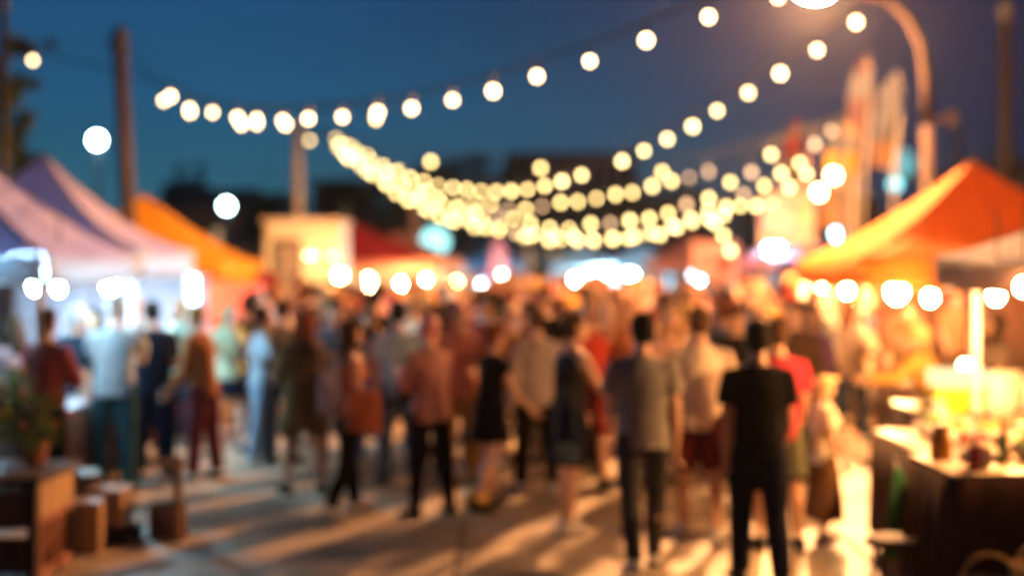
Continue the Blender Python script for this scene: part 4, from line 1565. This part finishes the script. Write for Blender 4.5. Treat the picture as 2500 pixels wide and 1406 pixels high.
def make_shoe(J, k, m):
    mb = MB()
    dz = Vector((0, 0, J['dz']))
    he, to, an = J['heel%d' % k] + dz, J['toe%d' % k] + dz, J['ank%d' % k] + dz
    mb.tube([tuple(he + Vector((0, -.03, .012))), tuple(he + Vector((0, -.01, .016))), tuple((he * .45 + to * .55) + Vector((0, 0, .022))), tuple(to + Vector((0, .0, .004))), tuple(to + Vector((0, .035, .0)))],
            [(.028, .03), (.042, .046), (.047, .044), (.050, .030), (.025, .014)], 12, up=(0, 0, 1))
    mb.tube([tuple(he + Vector((0, .03, .0))), tuple(an + Vector((0, 0, .02)))], [.045, .048], 12)
    return mb.mesh('shoe', m, True)


def make_hair(J, kind, m, seed=0):
    mb = MB()
    H, M = J['head'] + Vector((0, 0, J['dz'])), J['HM']
    if kind == 'bald':
        return None
    mb.ball(tuple(H + M @ Vector((0, -.022, .042))), (.087, .100, .094), 18, 12, M)
    mb.ball(tuple(H + M @ Vector((0, -.050, -.005))), (.080, .064, .085), 14, 10, M)
    if kind == 'long':
        mb.tube([tuple(H + M @ Vector((0, -.045, .03))), tuple(H + M @ Vector((0, -.075, -.08))), tuple(H + M @ Vector((0, -.085, -.20))), tuple(H + M @ Vector((0, -.08, -.30)))],
                [(.085, .06), (.095, .05), (.09, .045), (.06, .03)], 16, up=M @ Vector((0, 1, 0)))
        for s in (-1, 1):
            mb.tube([tuple(H + M @ Vector((s * .075, -.01, .04))), tuple(H + M @ Vector((s * .085, -.01, -.08))), tuple(H + M @ Vector((s * .088, -.02, -.20)))], [.025, .028, .018], 8)
    elif kind == 'tail':
        mb.tube([tuple(H + M @ Vector((0, -.10, .04))), tuple(H + M @ Vector((0, -.16, .03))), tuple(H + M @ Vector((0, -.175, -.08))), tuple(H + M @ Vector((0, -.15, -.18)))], [.02, .032, .03, .01], 10)
    elif kind == 'bun':
        mb.ball(tuple(H + M @ Vector((0, -.09, .11))), .045, 10, 8, M)
    elif kind == 'cap':
        mb.tube([tuple(H + M @ Vector((0, .04, .055))), tuple(H + M @ Vector((0, .15, .045)))], [(.075, .012), (.055, .008)], 12, up=M @ Vector((0, 0, 1)))
    elif kind == 'hat':
        mb.tube([tuple(H + M @ Vector((0, -.01, .070))), tuple(H + M @ Vector((0, -.01, .078)))], [.165, .16], 22, up=M @ Vector((0, 1, 0)))
    me = mb.mesh('hair', m, True)
    for v in me.vertices:
        n = noise.noise(v.co * 45 + Vector((seed, 0, 0))) + .9 * noise.noise(v.co * 18 + Vector((seed, 5, 0)))
        v.co += (v.co - H).normalized() * n * (.011 if kind not in ('cap', 'hat') else .001)
    return me


EYE_ME = MB().ball((0, 0, 0), .0125, 8, 6).mesh('eye', mat('eye_wet', (.04, .03, .03), rough=.2, bump=0), True)


def skin(k):
    return mat('skin_%s' % 'abcd'[k], ((.62, .36, .25), (.50, .27, .17), (.36, .19, .12), (.70, .44, .34))[k], rough=.5, noise_amt=.08, bump=.05)


def cloth(name, c):
    return mat('cloth_' + name, c, rough=.9, noise_amt=.12, noise_scale=12, bump=.25, bscale=160, spec=.06)


HAIR = {'black': mat('hair_black', (.015, .012, .01), rough=.9, spec=.1, noise_scale=30, bump=.6), 'brown': mat('hair_brown', (.07, .035, .018), rough=.9, spec=.1, noise_scale=30, bump=.6), 'blond': mat('hair_blond', (.42, .26, .11), rough=.85, spec=.15, noise_amt=.35, noise_scale=30, bump=.6),
        'auburn': mat('hair_auburn', (.18, .05, .02), rough=.9, spec=.1, noise_scale=30, bump=.6), 'grey': mat('hair_grey', (.35, .32, .3), rough=.6), 'pink': mat('hair_pink', (.55, .20, .24), rough=.6),
        'whitecap': cloth('cap_white', (.7, .7, .7)), 'straw': cloth('hat_straw', (.6, .42, .2)), 'redcap': cloth('cap_red', (.4, .04, .04))}


def person(x, y, rz, pose, sex, top, bottom, shoes, hair, sk, label, h=1.75, voxel=.016, group='people in the market crowd', fingers=True, seed=0, eyes=True, z=.037):
    female = sex == 'f'
    J, g = skeleton(pose, female)
    t = thing('person', (x, y, z), label, 'person', group, R(rz))
    s = h / 1.75
    t.scale = (s, s, s)
    link('body', make_body(J, g, female, voxel, fingers, skin(sk)), t)
    link('top_garment' if top[0] == 'dress' else {'tee': 'shirt', 'long': 'shirt', 'tank': 'tank_top', 'jacket': 'jacket', 'coat': 'coat'}[top[0]],
         make_top(J, g, female, voxel * 1.15, top[0], cloth(*top[1:]), seed), t)
    link({'skirt': 'skirt', 'longskirt': 'skirt', 'shorts': 'shorts'}.get(bottom[0], 'trousers'), make_bottom(J, g, female, voxel * 1.15, bottom[0], cloth(*bottom[1:]), seed), t)
    for k in (0, 1):
        link('shoe', make_shoe(J, k, cloth(*shoes)), t)
    hm = make_hair(J, hair[0], HAIR[hair[1]], seed)
    if hm:
        link({'cap': 'cap', 'hat': 'hat'}.get(hair[0], 'hair'), hm, t)
    if eyes:
        for s_ in (-1, 1):
            e = link('eye', EYE_ME, t)
            e.location = J['head'] + Vector((0, 0, J['dz'])) + J['HM'] @ Vector((s_ * .030, .077, .010))
    return t


STAND = dict(legs=((2, 0, 4), (-3, 3, 5)), arms=((3, 8, 12, 5), (6, 8, 15, 5)))
WALK = dict(legs=((24, 8, 2), (-20, 22, 2)), arms=((-18, 8, 12, 0), (20, 8, 25, 5)), lean=3)
WALK2 = dict(legs=((-16, 20, 2), (20, 6, 2)), arms=((18, 9, 25, 5), (-14, 9, 12, 0)), lean=4)
STROLL = dict(legs=((10, 3, 3), (-10, 12, 3)), arms=((-6, 10, 14, 0), (8, 10, 20, 2)), lean=1)
PHONE = dict(legs=((3, 0, 4), (-4, 4, 4)), arms=((22, 6, 95, 22), (18, 6, 90, 18)), lean=4, head=(0, -25))
HOLD = dict(legs=((5, 2, 5), (-5, 4, 5)), arms=((18, 8, 70, 5), (5, 8, 20, 0)), head=(15, -10))
REACH = dict(legs=((4, 2, 5), (-5, 3, 4)), arms=((10, 6, 30, 5), (30, 8, 62, 8)), lean=4, head=(-10, -18))
CROSS = dict(legs=((2, 0, 6), (-2, 2, 6)), arms=((22, 12, 85, 42), (22, 12, 88, 42)), head=(10, 0))
HIPH = dict(legs=((0, 0, 8), (2, 4, 6)), arms=((-12, 42, 75, 55), (5, 8, 20, 4)), head=(-15, 0))
DRINK = dict(legs=((3, 0, 4), (-3, 2, 5)), arms=((35, 10, 110, 15), (4, 8, 15, 4)), head=(0, 5))
LEANF = dict(legs=((8, 6, 4), (-6, 6, 4)), arms=((48, 6, 40, 6), (42, 6, 45, 8)), lean=24, head=(0, -10))
UP = dict(legs=((2, 0, 4), (-3, 3, 5)), arms=((130, 8, 40, 10), (5, 8, 12, 5)), head=(5, 8))
CHAT = dict(legs=((3, 2, 5), (-6, 5, 4)), arms=((15, 10, 60, 10), (30, 14, 75, -10)), head=(25, 5), turn=8)

BLACK = ('black', (.006, .005, .006))
NAVY = ('navy', (.009, .012, .026))
JEANS = ('jeans', (.05, .08, .14))
GREY = ('warm_grey', (.25, .235, .22))
WHITE = ('white', (.62, .58, .54))
WSH = ('shoe_white', (.6, .58, .55))
BSH = ('shoe_black', (.02, .02, .02))
TAN = ('tan', (.35, .22, .12))


def at(px, k):
    """ground position of someone seen at column px whose scale there is k pixels per metre"""
    return (px - 1250) / k, F / k


MAIN = [
    # px, k, rotation, pose, sex, top, bottom, shoes, hair, skin, height, label
    (1850, 368, 2, dict(STROLL, legs=((11, 4, 0), (-10, 14, 1)), arms=((-5, 6, 14, 2), (9, 7, 22, 4)), turn=4, head=(-8, -4)), 'm', ('tee',) + BLACK, ('trousers',) + NAVY, BSH, ('short', 'black'), 1, 1.76, 'man in a black t-shirt and dark jeans walking away, nearest of all'),
    (1570, 350, 4, dict(WALK2, legs=((-12, 16, 1), (14, 5, 1)), arms=((10, 6, 30, 6), (-8, 7, 16, 0)), turn=-5, head=(12, -6)), 'm', ('tee',) + GREY, ('slim', 'charcoal', (.05, .05, .055)), WSH, ('short', 'black'), 0, 1.80, 'man in a grey shirt and charcoal trousers walking away beside the man in black'),
    (1708, 315, -8, dict(STROLL), 'm', ('tee', 'cream_white', (.74, .62, .48)), ('shorts', 'dark_maroon', (.10, .015, .02)), WSH, ('short', 'brown'), 0, 1.80, 'man in a cream white t-shirt and maroon shorts between the grey and black shirts'),
    (1898, 325, 10, dict(STAND), 'm', ('tee', 'crimson', (.40, .03, .05)), ('shorts', 'olive', (.10, .10, .06)), BSH, ('short', 'brown'), 1, 1.72, 'man in a crimson t-shirt half hidden by the man in black'),
    (1390, 305, -62, dict(REACH), 'm', ('tank', 'black_tank', (.03, .028, .03)), ('shorts',) + NAVY, WSH, ('short', 'brown'), 0, 1.74, 'man in a dark tank top with bare forearm held out towards the grey shirt'),
    (1195, 280, -55, dict(STROLL, arms=((10, 6, 20, 0), (22, 8, 25, 0)), lean=5), 'f', ('dress', 'black_dress', (.006, .006, .009)), ('skirt', 'black_dress', (.006, .006, .009)), BSH, ('tail', 'auburn'), 0, 1.62, 'woman in a short black dress walking right with bare arms'),
    (1052, 288, 38, dict(PHONE), 'f', ('long', 'dusty_rose', (.36, .17, .16)), ('slim',) + BLACK, BSH, ('short', 'pink'), 0, 1.70, 'person in a dusty rose top with pinkish hair looking down'),
    (972, 250, 12, dict(STAND), 'm', ('tee', 'sky_blue', (.30, .42, .58)), ('trousers',) + JEANS, BSH, ('short', 'black'), 1, 1.76, 'man in a sky blue shirt seen from behind left of the dusty rose top'),
    (850, 288, -60, dict(STROLL, arms=((8, 8, 35, 4), (4, 8, 22, 0))), 'f', ('tank', 'coral', (.45, .15, .08)), ('slim',) + BLACK, WSH, ('long', 'brown'), 0, 1.66, 'woman in a coral tank top and black leggings with bare arm'),
    (742, 262, 25, dict(HOLD), 'f', ('coat', 'olive_brown', (.12, .085, .04)), ('shorts', 'olive_brown', (.12, .085, .04)), BSH, ('long', 'auburn'), 1, 1.70, 'woman in an olive brown coat with bare calves'),
    (690, 226, -12, dict(STAND), 'm', ('tee', 'apricot', (.62, .30, .11)), ('slim',) + JEANS, BSH, ('short', 'brown'), 0, 1.74, 'man in an apricot t-shirt and blue jeans standing with his back turned'),
    (636, 228, -70, dict(CHAT), 'f', ('tee', 'ice_blue', (.40, .55, .65)), ('trousers', 'light_denim', (.20, .30, .42)), WSH, ('bun', 'black'), 1, 1.66, 'woman in an ice blue shirt facing the apricot t-shirt'),
    (497, 247, 78, dict(REACH, lean=7), 'm', ('long', 'rust', (.36, .13, .04)), ('trousers', 'burgundy', (.13, .025, .03)), WSH, ('cap', 'blond'), 0, 1.74, 'man in a rust orange shirt and burgundy trousers reaching to the left'),
    (372, 243, 20, dict(PHONE), 'm', ('jacket', 'ink_navy', (.010, .014, .03)), ('wide', 'ink_navy', (.010, .014, .03)), BSH, ('short', 'black'), 1, 1.76, 'man in an ink navy jacket and wide trousers in front of the cold lit tents'),
    (278, 262, 8, dict(LEANF, lean=14), 'm', ('tee', 'pale_grey_blue', (.42, .52, .58)), ('trousers', 'deep_teal', (.03, .09, .11)), BSH, ('short', 'grey'), 3, 1.84, 'broad man in a pale grey blue shirt bending over the left stall'),
    (188, 248, 10, dict(STAND), 'm', ('tee', 'petrol', (.02, .045, .07)), ('trousers',) + BLACK, BSH, ('cap', 'whitecap'), 1, 1.72, 'man in a petrol blue shirt and white cap at the left stall'),
    (112, 290, -25, dict(CROSS), 'm', ('long', 'brick_red', (.30, .06, .055)), ('trousers',) + BLACK, BSH, ('short', 'brown'), 1, 1.76, 'man in a brick red long sleeved shirt near the left edge'),
    (32, 268, 60, dict(DRINK), 'f', ('tee', 'blush', (.60, .32, .32)), ('trousers',) + JEANS, WSH, ('long', 'brown'), 0, 1.66, 'woman in a blush pink shirt at the very left edge'),
    (440, 205, 150, dict(STAND), 'f', ('tee', 'mint', (.45, .58, .48)), ('trousers',) + JEANS, WSH, ('long', 'blond'), 0, 1.70, 'woman in a mint shirt facing the camera behind the rust orange shirt'),
    (560, 215, 200, dict(CHAT), 'f', ('tee', 'pale_lime', (.50, .58, .38)), ('skirt',) + NAVY, BSH, ('long', 'blond'), 3, 1.70, 'woman in a pale lime blouse facing the camera between rust and apricot shirts'),
    (605, 212, 5, dict(STAND), 'm', ('tee',) + BLACK, ('shorts', 'sage', (.22, .24, .17)), WSH, ('short', 'black'), 1, 1.76, 'man in a black t-shirt and sage shorts beyond the pale lime blouse'),
    (905, 232, 175, dict(PHONE), 'f', ('tank', 'plum', (.14, .04, .09)), ('slim',) + JEANS, WSH, ('long', 'black'), 1, 1.66, 'woman in a plum tank top facing the camera behind the coral tank top'),
    (820, 240, 185, dict(CROSS), 'm', ('tee', 'steel_blue', (.10, .17, .24)), ('trousers', 'teal_trousers', (.03, .08, .09)), BSH, ('short', 'brown'), 1, 1.78, 'man in a steel blue shirt with folded arms behind the coral tank top'),
    (1125, 250, 170, dict(HOLD), 'f', ('tee', 'salmon_shirt', (.58, .22, .15)), ('trousers', 'mustard', (.35, .20, .05)), BSH, ('long', 'pink'), 0, 1.74, 'person in a salmon shirt and mustard trousers behind the black dress'),
    (1310, 262, 12, dict(STROLL), 'm', ('long', 'lilac_grey', (.27, .23, .24)), ('trousers',) + BLACK, WSH, ('short', 'brown'), 0, 1.72, 'man in a lilac grey shirt walking away left of the tattooed arm'),
    (1245, 236, 160, dict(CHAT), 'f', ('tee', 'ochre', (.48, .24, .05)), ('shorts', 'khaki', (.28, .20, .12)), WSH, ('tail', 'blond'), 0, 1.68, 'woman in an ochre t-shirt behind the black dress facing the camera'),
    (1440, 255, 165, dict(UP), 'm', ('tank', 'scarlet', (.50, .06, .04)), ('shorts', 'dark_maroon', (.1, .015, .02)), BSH, ('short', 'blond'), 0, 1.84, 'man in a scarlet tank top raising an arm behind the dark tank top'),
    (1495, 240, 190, dict(STAND), 'm', ('tee', 'terracotta_shirt', (.45, .17, .08)), ('trousers',) + BLACK, BSH, ('short', 'brown'), 0, 1.82, 'man in a terracotta shirt left of the grey shirt facing the camera'),
    (1640, 262, 172, dict(LEANF, lean=8), 'f', ('tank', 'peach', (.65, .36, .22)), ('skirt',) + BLACK, WSH, ('long', 'blond'), 0, 1.76, 'woman in a peach tank top between the grey and cream shirts'),
    (1985, 235, 140, dict(CHAT), 'f', ('long', 'violet', (.16, .07, .22)), ('trousers',) + BLACK, BSH, ('long', 'black'), 1, 1.72, 'woman in a violet top behind the man in black'),
    (2012, 318, -80, dict(HOLD), 'f', ('tee', 'ivory', (.75, .62, .45)), ('longskirt', 'umber', (.12, .06, .03)), WSH, ('hat', 'straw'), 0, 1.28, 'child in an ivory shirt and straw hat at the end of the right tables'),
    (2295, 270, 78, dict(LEANF, lean=28), 'm', ('long', 'amber_shirt', (.65, .34, .08)), ('trousers',) + BLACK, BSH, ('cap', 'blond'), 0, 1.70, 'vendor in an amber shirt bending over the bowls on the right tables'),
    (2440, 262, 95, dict(PHONE), 'f', ('tee', 'grey_brown', (.25, .18, .13)), ('trousers',) + BLACK, BSH, ('long', 'brown'), 1, 1.68, 'vendor in a grey brown shirt behind the tables at the right edge'),
    (2215, 215, 160, dict(STAND), 'm', ('tee', 'camel', (.40, .24, .11)), ('trousers',) + BLACK, BSH, ('short', 'brown'), 0, 1.74, 'man in a camel shirt standing under the large orange tent'),
    (2080, 205, 200, dict(HOLD), 'f', ('long', 'taupe', (.34, .25, .20)), ('trousers',) + JEANS, WSH, ('long', 'auburn'), 0, 1.68, 'woman in a taupe top at the front of the orange tent'),
    (330, 215, 185, dict(HOLD), 'm', ('tee', 'cloud_white', (.62, .64, .66)), ('trousers',) + NAVY, WSH, ('cap', 'whitecap'), 3, 1.78, 'man in a cloud white shirt and white cap by the second lilac tent'),
    (230, 225, 175, dict(DRINK), 'f', ('tee', 'powder_blue', (.35, .50, .62)), ('trousers',) + JEANS, WSH, ('long', 'black'), 1, 1.64, 'woman in a powder blue shirt behind the left stall table'),
]
for i, (px, k, rz, pose, sex, top, bot, sh, hair, sk, h, lab) in enumerate(MAIN):
    x, y = at(px, k)
    person(x, y, rz, pose, sex, top, bot, sh, hair, sk, lab, h, voxel=.016 if k > 270 else .021, seed=i, fingers=k > 230)

# bags carried in the crowd, each a thing of its own
def bag(x, y, z, w, h, m, label, rz=0.0, strap=.45):
    t = thing('shoulder_bag', (x, y, z), label, 'bag', 'bags carried in the crowd', rz)
    MB().tube([(0, 0, 0), (0, 0, .02), (0, 0, h * .8), (0, 0, h)], [(w * .44, .05), (w * .5, .07), (w * .48, .06), (w * .42, .035)], 14, up=(0, 1, 0)).build('pouch', m, t, True)
    n = 12
    MB().tube([(w * .40 * math.cos(math.pi * i / n), 0, h - .01 + strap * math.sin(math.pi * i / n)) for i in range(n + 1)], .009, 6).build('strap', m, t, True)
    MB().box((0, -.068, h * .7), (w * .8, .02, h * .4)).build('flap', m, t)


x, y = at(865, 290)
bag(x + .10, y - .22, .80, .30, .34, cloth('bag_coral', (.45, .13, .06)), 'large coral shoulder bag of the woman in black leggings')
x, y = at(1000, 252)
bag(x + .05, y - .20, .86, .28, .22, cloth('bag_black', (.02, .02, .025)), 'black bag hanging at the back of the sky blue shirt')
x, y = at(795, 262)
bag(x + .05, y - .10, .80, .24, .42, cloth('bag_rose', (.50, .36, .36)), 'pale rose tote bag between the olive coat and the coral tank top')
x, y = at(1378, 306)
bag(x, y - .25, .62, .20, .17, cloth('bag_slate', (.05, .08, .12)), 'small slate blue bag at the thigh of the man in the dark tank top')
x, y = at(1478, 300)
bag(x, y - .05, .80, .13, .16, cloth('bag_vermilion', (.75, .12, .03)), 'tiny vermilion pouch between the dark tank top and the grey shirt', strap=.3)
t = thing('ball', (*at(1160, 283), .16), 'golden ball on the ground at the feet of the black dress', 'ball')
MB().ball((0, 0, 0), .12, 16, 12).build('sphere', mat('golden_ball', (.75, .45, .14), rough=.4), t, True)
MB().tube([(.121 * math.cos(6.283 * i / 24), .121 * math.sin(6.283 * i / 24), 0) for i in range(25)], .004, 6).build('seam', M_darkwood, t, True)

# the crowd beyond: eight built figures, each copied with its parts, re-dressed by object materials
PROTO = []
specs = [(STAND, 'm', 'tee', 'trousers', 'short'), (STROLL, 'm', 'long', 'trousers', 'short'), (CHAT, 'f', 'tee', 'slim', 'long'), (HOLD, 'f', 'long', 'skirt', 'long'),
         (CROSS, 'm', 'tee', 'shorts', 'cap'), (PHONE, 'm', 'jacket', 'trousers', 'short'), (DRINK, 'f', 'tank', 'shorts', 'tail'), (WALK, 'm', 'tee', 'slim', 'short'),
         (HIPH, 'f', 'tee', 'trousers', 'bun'), (UP, 'm', 'tee', 'trousers', 'short')]
TOPS = [('rust orange', (.40, .14, .05)), ('dark brown', (.08, .045, .03)), ('cream', (.62, .50, .36)), ('black', (.012, .010, .011)), ('salmon', (.55, .22, .15)), ('brick red', (.30, .06, .055)),
        ('golden yellow', (.60, .33, .05)), ('grey', (.20, .19, .18)), ('dusty pink', (.48, .22, .22)), ('tan', (.38, .24, .14)), ('dull blue', (.10, .15, .24)), ('white', (.66, .62, .58)),
        ('copper', (.42, .19, .08)), ('wine', (.16, .03, .05))]
BOTS = [('black', (.012, .010, .011)), ('denim', (.05, .08, .14)), ('brown', (.10, .06, .04)), ('grey', (.12, .12, .12)), ('khaki', (.28, .20, .12))]
HCOL = [('black haired', 'black'), ('brown haired', 'brown'), ('blond', 'blond'), ('auburn', 'auburn')]
first = {}
rnd = random.Random(99)
placed = [at(m[0], m[1]) for m in MAIN]
# what already stands on the street
blocked = [(-5.4, 13.3, 1.9), (-5.7, 17.3, 2.0), (-6.85, 26.5, 2.3), (-5.0, 33, 2.3), (-4.5, 14, 1.0), (3.4, 10.2, 1.3), (4.15, 12.1, 1.3), (5.2, 15.6, 1.2)]


def free(x, y, dist):
    if any((x - a) ** 2 + (y - b) ** 2 < dist * dist for a, b in placed):
        return False
    return not any((x - a) ** 2 + (y - b) ** 2 < r * r for a, b, r in blocked)


LAND = [(430, 'the rust orange shirt'), (690, 'the apricot t-shirt'), (850, 'the coral tank top'), (972, 'the sky blue shirt'), (1195, 'the black dress'), (1390, 'the dark tank top'),
        (1570, 'the grey shirt'), (1708, 'the cream white t-shirt'), (1850, 'the man in black'), (2080, 'the taupe top')]
used_labels = set()


def crowd_person(x, y, k, band):
    pi = rnd.randrange(len(specs))
    pose, sex, tk, bk, hk = specs[pi]
    px = 1250 + x * k
    land = min(LAND, key=lambda l: abs(l[0] - px))[1]
    who = 'man' if sex == 'm' else 'woman'
    for _ in range(60):
        tcn, tcc = rnd.choice(TOPS)
        bn, bc = rnd.choice(BOTS)
        hn, hc = rnd.choice(HCOL)
        if band == 0:
            lab = '%s %s in %s top and %s %s behind %s' % (hn, who, tcn, bn, 'skirt' if bk == 'skirt' else bk if bk == 'shorts' else 'trousers', land)
            if lab not in used_labels:
                break
        else:
            lab = '%s %s, %s top, deep in the crowd behind %s' % (hn, who, tcn, land)
            if lab not in used_labels or band == 2 and _ > 20:
                break
    used_labels.add(lab)
    rz = rnd.choice((rnd.gauss(0, 30), rnd.gauss(180, 35), rnd.gauss(180, 35), rnd.uniform(0, 360)))
    h = rnd.gauss(1.76, .06) if sex == 'm' else rnd.gauss(1.66, .05)
    h = max(1.48, min(1.93, h + rnd.gauss(0, .05)))
    s = h / 1.75
    if pi not in first:
        t = person(x, y, rz, pose, sex, (tk, 'x_tmp', (.3, .2, .1)), (bk, 'x_tmp2', (.1, .1, .1)), BSH, (hk, 'brown'), 0, lab, h, voxel=.028, fingers=False, seed=60 + pi, eyes=False,
                   group='people of the mid and far crowd')
        first[pi] = (t, [c for c in COL.objects if c.parent is t])
        cs = first[pi][1]
    else:
        src, parts = first[pi]
        t = src.copy()
        COL.objects.link(t)
        t['label'] = lab
        t.location = (x, y, .037)
        t.rotation_euler = (0, 0, R(rz))
        cs = []
        for c in parts:
            if band == 2 and c.name.startswith('shoe'):
                continue
            d = c.copy()
            COL.objects.link(d)
            d.parent = t
            cs.append(d)
    t.scale = (s, s, s * rnd.uniform(.985, 1.015))
    for c in cs:
        n = c.name.split('.')[0]
        mm = None
        if n in ('shirt', 'jacket', 'tank_top', 'coat'):
            mm = cloth('crowd_' + tcn.replace(' ', '_'), tcc)
        elif n in ('trousers', 'shorts', 'skirt'):
            mm = cloth('crowd_low_' + bn, bc)
        elif n == 'hair':
            mm = HAIR[hc]
        elif n == 'cap':
            mm = HAIR[rnd.choice(('redcap', 'whitecap', 'brown'))]
        elif n == 'body':
            mm = skin(rnd.choice((0, 0, 1, 1, 2, 3)))
        if mm:
            c.material_slots[0].link = 'OBJECT'
            c.material_slots[0].material = mm


def fill(n, y0, y1, x0f, x1f, dist, band):
    c = tries = 0
    while c < n and tries < n * 60:
        tries += 1
        y = y0 + (y1 - y0) * rnd.random()
        k = F / y
        x = rnd.uniform((x0f - 1250) / k, (x1f - 1250) / k)
        if not free(x, y, dist):
            continue
        placed.append((x, y))
        crowd_person(x, y, k, band)
        c += 1


fill(30, 13.6, 17.5, 880, 2010, .58, 0)
fill(7, 15.0, 18.5, 560, 900, .7, 0)
fill(76, 17.5, 24, 620, 2120, .56, 1)
fill(125, 24, 43, 900, 1960, .56, 2)
fill(16, 24, 31, 700, 900, .6, 2)
fill(10, 19, 24, 1990, 2350, .7, 1)
fill(8, 18.5, 24, 60, 480, .8, 1)

# ------------------------------------------------------------------ night haze
hz = MB()
hz.v = [(sx * x, y, z) for z in (-1.2, 34.0) for sx, x, y in ((-1, 620, -25), (1, 620, -25), (1, 620, 1400), (-1, 620, 1400))]
hz.f = [(3, 2, 1, 0), (4, 5, 6, 7), (0, 1, 5, 4), (1, 2, 6, 5), (2, 3, 7, 6), (3, 0, 4, 7)]
ho = hz.build('haze', None)
tag(ho, kind='stuff')
hm = bpy.data.materials.new('haze')
hm.use_nodes = True
for n in list(hm.node_tree.nodes):
    hm.node_tree.nodes.remove(n)
pv = hm.node_tree.nodes.new('ShaderNodeVolumePrincipled')
pv.inputs['Color'].default_value = (.85, .88, .95, 1)
pv.inputs['Density'].default_value = .0002
pv.inputs['Anisotropy'].default_value = .86
oo = hm.node_tree.nodes.new('ShaderNodeOutputMaterial')
hm.node_tree.links.new(pv.outputs[0], oo.inputs['Volume'])
ho.data.materials.append(hm)
